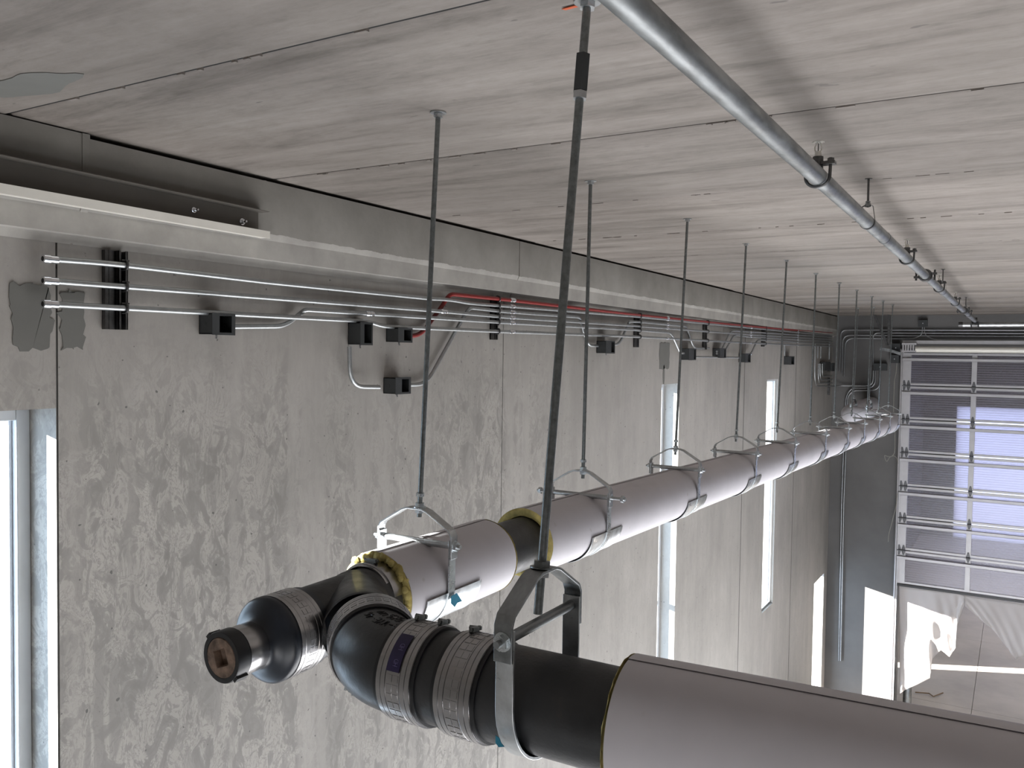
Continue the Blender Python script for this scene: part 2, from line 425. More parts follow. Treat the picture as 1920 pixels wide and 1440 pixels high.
# smoother repair patches on the panels
pp = MB()
def blob(y0, y1, z0, z1, n=34, amp=.012):
    out = []
    for i in range(n):
        a = 2*PI*i/n; c_, s_ = math.cos(a), math.sin(a); k = 1/(max(abs(c_), abs(s_))**.82)
        out.append((XW+.0005, (y0+y1)/2+(y1-y0)/2*c_*k+random.uniform(-amp, amp), (z0+z1)/2+(z1-z0)/2*s_*k+random.uniform(-amp, amp)))
    return out
pp.prism(blob(1.70, 1.855, 6.69, 6.93), (.003, 0, 0)); pp.prism(blob(1.882, 1.985, 6.69, 6.915), (.003, 0, 0))
pp.prism(blob(8.07, 8.36, 6.56, 6.83, 24, .01), (.003, 0, 0)); pp.prism(blob(8.18, 8.23, 6.41, 6.60, 12, .004), (.003, 0, 0))
pp.build('wall_patch', 'patch', wl)

# ---- sloped ledge carrying the planks
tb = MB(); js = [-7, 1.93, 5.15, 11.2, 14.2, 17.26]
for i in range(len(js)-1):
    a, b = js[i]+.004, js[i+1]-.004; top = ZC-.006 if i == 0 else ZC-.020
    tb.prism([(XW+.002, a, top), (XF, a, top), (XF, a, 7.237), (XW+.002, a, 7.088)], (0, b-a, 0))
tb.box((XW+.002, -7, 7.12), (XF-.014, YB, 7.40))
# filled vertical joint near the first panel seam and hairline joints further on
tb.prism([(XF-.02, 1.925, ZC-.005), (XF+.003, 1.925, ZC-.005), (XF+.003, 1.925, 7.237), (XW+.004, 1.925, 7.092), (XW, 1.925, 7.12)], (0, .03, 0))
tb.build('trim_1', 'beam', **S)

# ---- back wall with the big door opening
DX0, DX1, DZ1 = -1.83, 3.6, 6.9
bb = MB(); bb.box((-3.43, YB, 0), (DX0, YB+.3, 7.9)); bb.box((DX0, YB, DZ1), (6.2, YB+.3, 7.9)); bb.box((DX1, YB, 0), (6.2, YB+.3, DZ1))
bb.build('wall_back', 'backwall', **S)
# ---- right and front walls: unseen, with invented openings sized to let low daylight in
rb = MB()
rb.box((5.9, -7, 0), (6.2, 1, 7.9)); rb.box((5.9, 9, 0), (6.2, 17.56, 7.9)); rb.box((5.9, 1, 1.6), (6.2, 9, 7.9)); rb.build('wall_right', 'backwall', **S)
rb = MB()
rb.box((-3.4, -6.2, 0), (-2, -5.9, 7.9)); rb.box((5, -6.2, 0), (6.2, -5.9, 7.9)); rb.box((-2, -6.2, 1.7), (5, -5.9, 7.9)); rb.build('wall_front', 'backwall', **S)
# ---- the bay beyond the door
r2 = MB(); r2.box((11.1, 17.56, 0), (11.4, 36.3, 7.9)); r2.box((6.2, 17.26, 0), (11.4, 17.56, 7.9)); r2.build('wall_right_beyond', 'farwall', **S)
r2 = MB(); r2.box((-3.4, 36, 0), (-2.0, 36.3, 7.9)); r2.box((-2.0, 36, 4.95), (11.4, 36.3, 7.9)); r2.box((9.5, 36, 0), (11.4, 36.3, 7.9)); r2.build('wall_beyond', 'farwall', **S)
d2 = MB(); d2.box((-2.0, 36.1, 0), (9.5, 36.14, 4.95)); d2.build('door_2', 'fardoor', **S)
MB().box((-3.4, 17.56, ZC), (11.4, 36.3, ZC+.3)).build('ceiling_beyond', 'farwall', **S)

# ---- windows
for i, (y0, y1, z0, z1) in enumerate(wins[:3]):
    wn_ = thing('window_%d' % (i+1), ((XW-.2), (y0+y1)/2, z0), kind='structure')
    xo, xi = (XW-.30, XW-.17) if i < 2 else (XW-.13, XW-.035)
    fw = .052 if i < 2 else .03
    m_ = MB()
    m_.box((xo, y0, z0), (xi, y0+fw, z1)); m_.box((xo, y1-fw, z0), (xi, y1, z1))
    m_.box((xo+.002, y0+fw, z0), (xi-.002, y1-fw, z0+fw)); m_.box((xo+.002, y0+fw, z1-fw), (xi-.002, y1-fw, z1))
    if i < 2: m_.box((xo+.004, y0+fw, z0+1.02), (xi-.004, y1-fw, z0+1.06))
    m_.box((xo+.03, y0+fw, z0), (xi-.03, y0+fw+.012, z1)); m_.box((xo+.03, y1-fw-.012, z0), (xi-.03, y1-fw, z1))
    m_.build('window_frame', 'frame', wn_, bevel=.004)
    MB().box(((xo+xi)/2-.003, y0+fw, z0+fw), ((xo+xi)/2+.003, y1-fw, z1-fw)).build('glass_pane', 'glass', wn_)

# ================================================================== OVERHEAD DOOR
YD = 17.2
jz = [6.82, 6.204, 5.584, 4.973, 4.350, 3.760, 3.160, 2.530]     # section joints, top to bottom edge
door = thing('door_1', (.9, YD, 2.53), kind='structure')
sx = [-1.79, -.697, .39, 1.48, 2.57, 3.5]                         # stiles
for k in range(7):
    zt, zb = jz[k], jz[k+1]
    sec = MB()
    for j, x in enumerate(sx):
        hw = .072 if j in (0, 5) else .042
        sec.box((x-hw, YD-.028, zb+.012), (x+hw, YD+.022, zt-.012))
    sec.box((sx[0], YD-.022, zt-.052), (sx[-1], YD+.022, zt-.010)); sec.box((sx[0], YD-.022, zb+.010), (sx[-1], YD+.022, zb+.050))
    so = sec.build('door_section', 'alu', door, bevel=.003)
    MB().box((sx[0]+.05, YD-.004, zb+.03), (sx[-1]-.05, YD+.004, zt-.03)).build('translucent_panel', 'poly', so)
    st = MB(); zs = zt-.135
    st.box((sx[0]-.07, YD-.075, zs-.028), (sx[-1]+.07, YD-.070, zs+.028))
    st.box((sx[0]-.07, YD-.075, zs+.024), (sx[-1]+.07, YD-.03, zs+.028)); st.box((sx[0]-.07, YD-.075, zs-.028), (sx[-1]+.07, YD-.03, zs-.024))
    st.build('strut', 'alu', so)
    if k:
        for j, x in enumerate(sx):
            for dx in ((-.037, .037) if j in (0, 5) else (0,)):
                hb = MB(); xx = x+dx; y = YD-.034
                hb.prism([(xx-.034, y, zt+.012), (xx+.034, y, zt+.012), (xx+.012, y, zt+.10), (xx-.012, y, zt+.10)], (0, .006, 0))
                hb.prism([(xx-.034, y, zt-.012), (xx+.034, y, zt-.012), (xx+.012, y, zt-.085), (xx-.012, y, zt-.085)], (0, .006, 0))
                hb.cyl((xx-.034, y-.006, zt), (xx+.034, y-.006, zt), .013, n=10)
                hb.build('hinge', 'hinge', so)
be = MB(); be.box((sx[0]-.07, YD-.03, 2.485), (sx[-1]+.07, YD+.03, 2.525)); be.build('bottom_seal', 'rubber', door)
hd = MB(); hd.cyl((-1.64, YD-.20, 6.872), (3.5, YD-.20, 6.872), .055, n=20); hd.build('spring_shaft', 'white', door)
hd = MB(); hd.box((-1.86, YD-.16, 6.97), (3.6, YD-.06, 7.03)); hd.build('door_header', 'alu', door)
hd = MB()
for k in range(5): hd.box((-1.85+k*.042, YD-.25, 6.85), (-1.85+k*.042+.024, YD-.23, 6.95))
hd.box((-1.86, YD-.25, 6.95), (-1.62, YD-.15, 6.985)); hd.box((-1.86, YD-.25, 6.82), (-1.62, YD-.15, 6.85)); hd.build('cable_drum', 'alu', door)
tk = MB()
tk.tube([(-2.16, YD-.04, 7.02), (-1.98, YD-.04, 6.93), (-1.885, YD-.04, 6.86), (-1.88, YD-.04, 6.5), (-1.885, YD-.04, .02)], .018, .12, 8)
tk.box((-1.86, YD-.05, .02), (-1.845, YD+.03, 6.85)); tk.build('door_track', 'alu', door)
t2 = MB(); t2.box((-1.845, YD-.02, 0.01), (-1.832, YB+.26, 6.9)); t2.build('door_jamb', 'steel_dark', door)

# ================================================================== HANGING FILM, BOLLARD, SCRAP
def sheet(name, outline_top, outline_bot, nx, nz, y, amp, label, ph=0):
    """film draped from the door's bottom edge"""
    vs = []; fs = []
    for i in range(nx+1):
        u = i/nx
        def at(poly):
            q = u*(len(poly)-1); k = min(int(q), len(poly)-2); f = q-k
            return [poly[k][d]*(1-f)+poly[k+1][d]*f for d in (0, 2)]
        a, b = at(outline_top), at(outline_bot)
        for j in range(nz+1):
            v = j/nz
            x = a[0]*(1-v)+b[0]*v; z = a[1]*(1-v)+b[1]*v
            yy = y+amp*(math.sin(9*u+ph+3*v)+.5*math.sin(23*u+5*v+ph)+.35*math.sin(41*u-9*v))*(.15+v)*.5
            vs.append((x, yy, z))
    for i in range(nx):
        for j in range(nz):
            a = i*(nz+1)+j; fs.append((a, a+nz+1, a+nz+2, a+1))
    m_ = MB(); m_.add(vs, fs); o = m_.build(name, 'film'); o['label'] = label; o['category'] = 'plastic sheet'
    md = o.modifiers.new('thickness', 'SOLIDIFY'); md.thickness = .0015
    o['group'] = 'plastic sheets under the big door'
    return o
sheet('plastic_sheet', [(-1.812, 17.230, 2.478), (-1.506, 17.230, 2.485), (-1.153, 17.230, 2.480), (-0.894, 17.230, 2.492), (-0.739, 17.230, 2.448)], [(-1.747, 17.230, 0.459), (-1.632, 17.230, 0.564), (-1.247, 17.230, 0.866), (-1.222, 17.230, 1.208), (-1.087, 17.230, 1.401), (-0.945, 17.230, 1.292), (-0.848, 17.230, 1.496), (-0.835, 17.230, 1.927), (-0.735, 17.230, 2.294)], 48, 26, YD+.03, .07, 'torn milky plastic sheet hanging under the left end of the overhead door, ragged lower edge')
sheet('plastic_sheet', [(-0.739, 17.230, 2.448), (-0.471, 17.230, 2.452), (-0.141, 17.230, 2.458), (0.181, 17.230, 2.454), (0.805, 17.230, 2.446)], [(-0.717, 17.230, 2.277), (-0.289, 17.230, 1.928), (0.083, 17.230, 1.466), (0.271, 17.230, 1.597), (0.934, 17.230, 0.769)], 40, 20, YD+.03, .06, 'plastic sheet swept up to the right under the overhead door, straight slanting edge', 2)

bo = thing('bollard', (-1.66, 17.66, 0), 'short grey steel bollard on the slab just past the overhead door', 'bollard')
MB().lathe((-1.66, 17.66, 0), (0, 0, 1), [(0, .0001), (0, .075), (.60, .075), (.66, .055), (.685, .0001)], 24).build('post', 'galvpipe', bo)
MB().lathe((-1.66, 17.66, 0), (0, 0, 1), [(0, .11), (.012, .11), (.012, .07)], 24).build('base_plate', 'steel_dark', bo)
sk = MB().tube([(-1.609, 18.644, 0.030), (-1.366, 18.736, 0.030), (-1.279, 18.604, 0.030), (-1.131, 18.919, 0.030)], .012, 0, 6).build('scrap_lath', 'wood')
sk['label'] = 'thin bent strip of scrap lying on the slab beyond the door'; sk['category'] = 'scrap'

# ================================================================== CLEVIS HANGERS
def arc(n, a0, a1): return [a0+(a1-a0)*i/n for i in range(n+1)]
def hanger(c, u, Rin, rodtop, rr, label, wstrap=.036, th=.006, shield=None, group='clevis hangers of the insulated main pipe', ext=None, dark=False, turn=False, off=0.0, long_bolt=False, tail=.03, R_pipe=None, dz=0.0):
    """c: centre of the strap's round, u: pipe direction"""
    c = Vector(c); u = Vector(u).normalized(); L = Vector((0, 0, 1)).cross(u).normalized(); Z = Vector((0, 0, 1))
    name = 'pipe_hanger'; t = thing(name, tuple(c), label, 'pipe hanger', group)
    mt = 'galv' if not dark else 'galvpipe'
    R_ = Rin+th/2; leg = .160+dz
    P = lambda l, z: c+L*l+Z*z
    pts = [P(-R_, leg)]+[P(R_*math.cos(a), R_*math.sin(a)) for a in arc(22, PI, 2*PI)]+[P(R_, leg)]
    MB().bar(pts, u, wstrap, th).build('lower_strap', 'zinc' if not dark else 'galv', t, bevel=.001)
    Ry = R_+th+.001
    yk = [P(-Ry, .095+dz), P(-Ry, .170+dz), P(-Ry+.010, .189+dz), P(-.052, .244+dz), P(-.03, .251+dz), P(.03, .251+dz), P(.052, .244+dz), P(Ry-.010, .189+dz), P(Ry, .170+dz), P(Ry, .095+dz)]
    MB().bar(yk, u, wstrap*1.02, th).build('upper_yoke', mt, t, bevel=.001)
    ex = .028; e2 = .075 if long_bolt else ex
    bl = MB(); bl.cyl(P(-Ry-e2, .138+dz), P(Ry+e2, .138+dz), .0075, n=12)
    bl.build('cross_bolt', mt, t)
    MB().cyl(P(-R_+th/2, .138+dz), P(R_-th/2, .138+dz), .0115, n=14).build('spacer_tube', mt, t)
    for sgn in (-1, 1):
        q = MB(); o_ = (e2-.016 if long_bolt else .009)
        q.hexn(P(sgn*(Ry+o_), .138+dz), L, .0165, .014); q.build('bolt_nut', 'zinc', t)
        MB().cyl(P(sgn*(Ry+th/2), .138+dz), P(sgn*(Ry+th/2+.002), .138+dz), .02, n=16).build('washer', 'zinc', t)
    top = Vector(rodtop); bot = P(off, .251+dz); d = (top-bot).normalized()
    rd = MB(); r0 = bot-d*tail
    n = 12
    rd.cyl(r0, top, rr, n=10); rd.build('threaded_rod', 'rod', t)
    q = MB(); q.hexn(bot+d*.012, d, rr*2.0, .013); q.cyl(bot+d*.003, bot+d*.006, rr*2.6, n=16); q.build('rod_nut', 'zinc' if not dark else 'rod', t)
    MB().hexn(bot-d*.010, d, rr*1.9, .011).build('rod_nut', 'galv', t)
    q = MB(); q.cyl(top-Vector((0, 0, .001)), top-Vector((0, 0, .005)), rr*3.2, n=18); q.hexn(top-Vector((0, 0, .012)), d, rr*1.9, .013); q.build('ceiling_anchor', 'galv', t)
    if turn:
        q = MB(); q.hexn(top-d*.17, d, rr*1.75, .085); q.build('rod_coupling', 'box', t)
        MB().hexn(top-d*.222, d, rr*1.7, .016).build('rod_nut', 'galv', t)
    else:
        MB().hexn(bot+d*.047, d, rr*1.8, .012).build('rod_nut', 'zinc', t)
    if shield:
        a, b = shield; q = MB(); rs = (R_pipe or Rin)+.0005
        q.lathe(c, u, [(a, rs), (a, rs+.0022), (a+.008, rs+.0035), (a+.012, rs+.0022), (b-.012, rs+.0022), (b-.008, rs+.0035), (b, rs+.0022), (b, rs)], 40, PI*.5+.12, PI*1.5-.12, (0, 0, 1))
        q.build('insulation_shield', 'galv', t)
    return t
def mz(y): return H0 + (-.785 if y < 3.05 else -.736-.0167*y)
def mx(y): return -1.762+(y-2.3)*.0085
RI = .1414
tops = [(-1.692, 2.337, 7.500), (-1.716, 3.581, 7.500), (-1.697, 4.829, 7.500), (-1.691, 6.049, 7.500), (-1.678, 7.209, 7.500), (-1.692, 8.454, 7.500), (-1.683, 9.624, 7.500), (-1.669, 10.669, 7.500), (-1.667, 11.827, 7.500), (-1.658, 12.801, 7.500), (-1.647, 13.736, 7.500)]
hl = ['shiny clevis hanger with blue tape on its strap, nearest the black wye fitting',
      'clevis hanger just past the insulation gap, with a long cross bolt',
      'clevis hanger on the white pipe in front of the split tall window with blue reveal',
      'clevis hanger on the white pipe in front of the panel between the two tall windows',
      'clevis hanger on the white pipe in front of the narrow all-white window',
      'clevis hanger on the white pipe, first one past the narrow all-white window',
      'clevis hanger whose rod drops in front of the corner of the left and back walls',
      'clevis hanger in front of the three bent conduits on the back wall',
      'far clevis hanger with its rod passing left of the black back wall box',
      'clevis hanger second from the far elbow of the white pipe, its yoke sunlit',
      'clevis hanger at the far elbow of the white pipe, beside the overhead door track']
for i, tp in enumerate(tops):
    y = tp[1]+(.0 if i else -.004); c = (mx(y), y, mz(y))
    rr = .0085 if i < 2 else .0075
    hanger(c, (0, 1, -.0), RI+.0035, (tp[0]+(0 if i != 1 else -.01), tp[1], ZC), rr, hl[i], shield=((-.165, .165) if i else (-.13, .19)), long_bolt=(i == 1), dz=(.012 if i > 1 else 0), tail=.035 if i else .03, off=-.012 if i < 2 else 0)
NX, NY, NZ = -.875, 1.605, H0-.755
hanger((NX, NY, NZ+.038), (1, 0, 0), .1440, (-.866, 1.765, ZC), .0098, 'large clevis hanger close to the camera carrying the bare black branch pipe', wstrap=.042, th=.0065, group='branch pipe hanger', dark=True, turn=True, tail=.095)

# ================================================================== DRAIN PIPE
def insul(parent, o, u, L, r0, wob=.0, lap_ref=(0, 0, 1), lap=(0.5, 1.1), fluff=True, seed=1):
    rnd = random.Random(seed); o = Vector(o); u = Vector(u).normalized()
    n = 56; mb = MB(); n2 = max(2, int(L/.06))
    prof = [(0, r0+.024)]+[(0, RI)]+[(L*k/n2, RI) for k in range(1, n2+1)]+[(L, r0+.024)]
    mb.lathe(o, u, prof, n)
    j = mb.build('pipe_insulation', 'jacket', parent)
    lp = MB(); lp.lathe(o, u, [(0, RI), (0, RI+.0024), (L, RI+.0024), (L, RI)], 14, lap[0], lap[1], lap_ref); lp.build('jacket_lap', 'jacket', j)
    for e, sgn in ((0, -1), (L, 1)):
        w_ = MB(); c = o+u*e; ax = u*sgn; rows = []
        ref = Vector((0, 0, 1)); a1 = (ref-ax*ref.dot(ax)).normalized(); a2 = ax.cross(a1); vs = []; fs = []
        for q, r in enumerate((r0+.003, r0+.012, (r0+RI)/2, RI-.006, RI-.0006)):
            for k in range(n):
                a = 2*PI*k/n; rr = r+rnd.uniform(-.0012, .0012)*(q < 4)
                push = (.0 if q in (0,) else .004)+rnd.uniform(-.0015, .003)
                vs.append(c+ax*(push+(.004 if q in (2, 3) else 0))+(a1*math.cos(a)+a2*math.sin(a))*(rr+(.0022 if q == 4 else 0)))
        for q in range(4):
            for k in range(n):
                k2 = (k+1) % n; fs.append((q*n+k, q*n+k2, (q+1)*n+k2, (q+1)*n+k))
        m0 = len(vs)
        for k in range(n):
            a = 2*PI*k/n; vs.append(c-ax*.10+(a1*math.cos(a)+a2*math.sin(a))*(r0+.003))
        for k in range(n):
            k2 = (k+1) % n; fs.append((m0+k, m0+k2, k2, k))
        w_.add(vs, fs); w_.build('glass_wool_end', 'wool', j)
    return j
def coupling(parent, c, u, r=.107, half=.0475, screws=2.2, label=None):
    """heavy shielded coupling: rubber gasket, ribbed shield, four clamp bands with screw housings"""
    c = Vector(c); u = Vector(u).normalized()
    g_ = MB().lathe(c, u, [(-half-.010, r), (-half-.010, r+.006), (half+.010, r+.006), (half+.010, r)], 48).build('pipe_coupling', 'rubber', parent)
    if label: g_['label'] = label
    sh = MB(); rs = r+.008
    prof = [(-half, r+.004), (-half, rs)]; x = -half
    prof += [(-.020, rs), (-.019, rs+.0015), (.019, rs+.0015), (.020, rs), (half, rs), (half, r+.004)]
    sh.lathe(c, u, prof, 56)
    ref = Vector((0, 0, 1)); a1 = (ref-u*ref.dot(u)).normalized(); a2 = u.cross(a1)
    N = 34
    for k in range(N):
        a = 2*PI*(k+.5)/N; rad = a1*math.cos(a)+a2*math.sin(a); tan = -a1*math.sin(a)+a2*math.cos(a)
        for dx in (-.0085, .0085):
            sh.obox(c+u*dx+rad*(rs+.0016), u, tan, rad, .0072, (rs*2*PI/N)*.37, .0005)
        sh.obox(c+u*(.0215)+rad*(rs+.0002), u, tan, rad, .0008, (rs*2*PI/N)*.3, .0005)
    sh.build('coupling_shield', 'stainless', g_)
    bands = (-.040, -.0265, .0275, .041)
    for k, x in enumerate(bands):
        b = MB().lathe(c, u, [(x-.0058, rs-.001), (x-.0058, rs+.0022), (x+.0058, rs+.0022), (x+.0058, rs-.001)], 56)
        ang = screws+(.16 if k % 2 else 0)
        rad = a1*math.cos(ang)+a2*math.sin(ang); tan = -a1*math.sin(ang)+a2*math.cos(ang)
        cc = c+u*x+rad*(rs+.0075)
        bo_ = b.build('clamp_band', 'stainless', g_)
    for k, x in enumerate(bands):
        ang = screws+(.16 if k % 2 else 0)
        rad = a1*math.cos(ang)+a2*math.sin(ang); tan = -a1*math.sin(ang)+a2*math.cos(ang)
        cc = c+u*x+rad*(rs+.0075); q = MB()
        q.obox(cc, tan, u, rad, .0125, .0058, .0052); q.cyl(cc-tan*.020, cc+tan*.017, .0045, n=8); q.cyl(cc-tan*.024, cc-tan*.018, .0062, n=6)
        q.build('clamp_screw', 'rod', g_)
    return g_
mp = thing('main_drain_pipe', (mx(5), 5, mz(5)), 'long main drain pipe with white insulation running to the far wall, black capped near end', 'pipe')
RP = .107
YC = 1.49; XP = mx(2.0); ZE = H0-.797; ZW = H0-.787
ax = Vector((mx(2.6)-XP, .6, .012)).normalized(); ax = Vector((0, 1, .01)).normalized()
# cleanout end
E0 = Vector((XP+.014, YC, ZE))
q = MB().lathe(E0, ax, [(.004, .053), (0, .0535), (0, .066), (.004, .068), (.040, .068), (.040, .062), (.13, .062)], 40)
for a in (2.4, -.75+PI*.0): q.obox(E0+ax*.02+Vector((math.cos(a), 0, math.sin(a)))*.069, (math.cos(a), 0, math.sin(a)), (0, 1, 0), (-math.sin(a), 0, math.cos(a)), .005, .018, .008)
cap = q.build('rubber_cap', 'rubber', mp)
# plug with a countersunk square
q = MB(); n = 32; vs = []; fs = []
sq = lambda a: (lambda c_, s_: .0215/max(abs(c_), abs(s_)))(math.cos(a-.35), math.sin(a-.35))
for k in range(n):
    a = 2*PI*k/n
    for r, dpt in ((.053, .002), (.051, -.001), (sq(a)*1.08, -.0012), (sq(a), .0015), (sq(a)*.93, .020)):
        vs.append(E0+Vector((math.cos(a)*r, 0, math.sin(a)*r))+ax*dpt)
for k in range(n):
    k2 = (k+1) % n
    for j in range(4): fs.append((k*5+j, k2*5+j, k2*5+j+1, k*5+j+1))
fs.append(tuple(k*5+4 for k in range(n)))
q.add(vs, fs).build('cleanout_plug', 'rust', mp)
MB().lathe(E0, ax, [(.044, .062), (.044, .0655), (.105, .0655), (.108, .064), (.108, .06)], 44).build('cap_band', 'stainless', mp)
rc = MB().lathe(E0, ax, [(.085, .060), (.108, .061), (.118, .064), (.126, .073), (.134, .090), (.141, .105), (.147, .113), (.153, .1175), (.162, .1185), (.170, .1165), (.29, .1140)], 56)
rc.build('reducer_boot', 'bluerubber', mp)
q = MB(); q.lathe(E0, ax, [(.172, .112), (.172, .1185), (.184, .1185), (.185, .1172), (.187, .1172), (.188, .1185), (.200, .1185), (.201, .1175), (.236, .1175), (.237, .1185), (.249, .1185), (.250, .1172), (.252, .1172), (.253, .1185), (.265, .1185), (.265, .11)], 56)
for k in range(34):
    a = 2*PI*k/34
    for dx in (.211, .226): q.obox(E0+ax*dx+Vector((math.cos(a), 0, math.sin(a)))*.1176, (0, 1, 0), (-math.sin(a), 0, math.cos(a)), (math.cos(a), 0, math.sin(a)), .0065, .0076, .0005)
q.build('coupling_shield', 'stainless', mp)
# wye fitting (barrel, branch, hubs)
YW = 2.02
q = MB(); q.lathe(E0, ax, [(.255, .100), (.255, RP), (.62, RP)], 48)
q.lathe((XP, YW, ZW), (1, -1, .04), [(0, RP*.98), (.29, RP), (.30, RP+.003), (.31, RP)], 48)
q.build('wye_fitting', 'iron', mp)
# shield just inside the insulation
q = MB(); q.lathe((XP+.004, 2.06, ZW), (0, 1, 0), [(0, RP), (0, RP+.005), (.012, RP+.005), (.013, RP+.009), (.10, RP+.009)], 48); q.build('coupling_shield', 'stainless', mp)
q = MB(); cc = Vector((XP+.01, 2.092, ZW+RP+.014)); q.obox(cc, (1, 0, 0), (0, 1, 0), (0, 0, 1), .019, .007, .006); q.cyl(cc-Vector((.03, 0, 0)), cc+Vector((.024, 0, 0)), .005, n=8); q.build('clamp_screw', 'rod', mp)
insul(mp, (mx(2.13), 2.13, ZW-.002), (0, 1, 0), .645, RP, lap=(-.8, -.02), seed=3)
# torn wool puffs at the near end
q = MB()
for k in range(26):
    a = .1+k*.11; r = RI-.014+.004*math.sin(k*2.3); c = Vector((mx(2.13)-math.sin(a-.9)*r*-1, 2.122-.006*math.sin(k*1.7), ZW+math.cos(a-.9)*r))
    q.lathe(c, (0, 1, 0), [(-.006, .001), (-.004, .009), (0, .014+.004*math.sin(k)), (.008, .010), (.012, .001)], 8)
q.build('torn_wool', 'wool', mp)
q = MB(); q.tube([(mx(2.7), 2.2, ZW), (mx(3.0), 3.0, ZW), (mx(3.2), 3.2, mz(3.2))], RP, .1, 44); q.build('bare_pipe', 'iron', mp)
y0, y1 = 3.06, 13.85
a_, b_ = Vector((mx(y0), y0, mz(y0))), Vector((mx(y1), y1, mz(y1)))
insul(mp, a_, b_-a_, (b_-a_).length, RP, lap=(-.8, -.02), seed=5)
# far elbow, crossing piece and second elbow into the back wall
q = MB(); q.tube([tuple(b_+Vector((0, -.3, 0))), tuple(b_+Vector((0, .34, .03))), tuple(b_+Vector((-.66, .52, .06))), tuple(b_+Vector((-.72, 1.4, .08))), tuple(b_+Vector((-.72, YB-y1-.01, .10)))], RI-.001, .30, 40, 10)
q.build('insulated_elbow', 'jacket', mp)

# ---- branch toward the camera's right
bp = thing('branch_drain_pipe', (-.5, NY, NZ), 'black branch pipe with elbow and shiny ribbed couplings turning right in the foreground', 'pipe')
Xc = -1.325
d45 = Vector((1, -1, .0)).normalized(); K = Vector((Xc, NY, NZ))
el = MB(); tpts = [K-d45*.075]; Rb = .19; ang = PI/4
tl = Rb*math.tan(ang/2)
pts = [K-d45*(tl+.005)]
start = K-d45*tl; ctr_n = Vector((1, 1, 0)).normalized()
for i in range(13):
    a = ang*i/12; pts.append(start+d45*Rb*math.sin(a)+ctr_n*Rb*(1-math.cos(a)))
pts.append(K+Vector((tl+.005, 0, 0)))
# densify and sweep
el.tube([tuple(p) for p in pts], RP+.001, 0, 56)
eo = el.build('elbow_fitting', 'iron', bp)
coupling(bp, K-d45*.130, d45, screws=2.7)
c2 = coupling(bp, (-1.190, NY, NZ), (1, 0, 0), screws=-.35, label='shiny ribbed coupling with a purple label')
coupling(bp, (-1.030, NY, NZ), (1, 0, 0), screws=-.30)
MB().cyl((-1.26, NY, NZ), (-.3, NY, NZ), RP, n=56).build('straight_pipe', 'iron', bp)
ins = insul(bp, (-.665, NY, NZ-.004), (1, .045, .004), 4.6, RP, lap=(-.75, .08), seed=9)
# purple label and its print on the coupling's shield
q = MB(); rs = .107+.0112; nn = 10
aa = [math.radians(v) for v in (118, 118)]
def cylpt(x, deg, r): a = math.radians(deg); return (x, NY-r*math.cos(a), NZ+r*math.sin(a))
vs = [cylpt(x, 18+44*i/nn, rs) for x in (-1.209, -1.173) for i in range(nn+1)]+[cylpt(x, 18+44*i/nn, rs+.0008) for x in (-1.209, -1.173) for i in range(nn+1)]
fs = []
for i in range(nn):
    fs += [(i, i+1, i+nn+2, i+nn+1), (i+2*nn+2, i+2*nn+3, i+3*nn+4, i+3*nn+3)]
q.add(vs, fs); lb = q.build('brand_label', 'purple', c2)
def strokes(mb, strk, fn, r):
    for s_ in strk: mb.tube([fn(*p) for p in s_], r, 0, 5)
digit = {'H': [[(0, 0), (0, 1)], [(1, 0), (1, 1)], [(0, .5), (1, .5)]], 'D': [[(0, 0), (0, 1), (.7, .9), (1, .5), (.7, .1), (0, 0)]], '8': [[(.5, .5), (0, .25), (.5, 0), (1, .25), (.5, .5), (0, .75), (.5, 1), (1, .75), (.5, .5)]],
 'C': [[(1, .85), (.6, 1), (.1, .8), (0, .4), (.3, .05), (1, .1)]], '4': [[(.8, 0), (.8, 1), (0, .35), (1, .35)]], '6': [[(.9, .95), (.3, .8), (0, .35), (.4, 0), (.9, .2), (.8, .5), (.1, .4)]], '-': [[(0, .5), (1, .5)]],
 'M': [[(0, 0), (0, 1), (.5, .3), (1, 1), (1, 0)]], 'U': [[(0, 1), (.1, .1), (.5, 0), (.9, .1), (1, 1)]], 'E': [[(1, 1), (0, 1), (0, 0), (1, 0)], [(0, .5), (.8, .5)]], 'L': [[(0, 1), (0, 0), (1, 0)]], 'R': [[(0, 0), (0, 1), (.9, .8), (.7, .5), (0, .45), (1, 0)]],
 '/': [[(0, 0), (1, 1)]], 'W': [[(0, 1), (.25, 0), (.5, .7), (.75, 0), (1, 1)]], 'Y': [[(0, 1), (.5, .5), (1, 1)], [(.5, .5), (.5, 0)]], '1': [[(.2, .8), (.5, 1), (.5, 0)]]}
q = MB()
for word, deg0 in (('HD', 24), ('HD', 42)):
    for k, ch in enumerate(word):
        strokes(q, digit[ch], lambda a, b: cylpt(-1.197+.012*b+.004, deg0+(k*4.2+a*3), rs+.001), .0004)
q.build('label_print', 'labeltext', lb)
# hand lettering in black marker, upside down along the elbow's shoulder
def elpt(s_, t_):   # s_: 0..1 along the elbow, t_: degrees from the top toward the camera
    a = ang*s_; c = start+d45*Rb*math.sin(a)+ctr_n*Rb*(1-math.cos(a)); tdir = d45*math.cos(a)+ctr_n*math.sin(a)
    side = Vector((0, 0, 1)).cross(tdir).normalized()*-1
    al = math.radians(t_); r = RP+.0018
    return tuple(c+(Vector((0, 0, 1))*math.cos(al)+side*math.sin(al))*r)
q = MB()
for row, (t0, s0, word, ds, ht) in enumerate([(8, 1.02, '8-WYE-46', .105, 11), (-8, 1.0, 'HDRLUM', .13, 10), (-20, .8, 'CLH', .12, 8)]):
    for k, ch in enumerate(word):
        strokes(q, digit[ch], lambda a, b: elpt(s0-(k+a*.7)*ds, t0+(1-b)*-0+b*ht), .0011)
q.build('marker_writing', 'ink', eo)

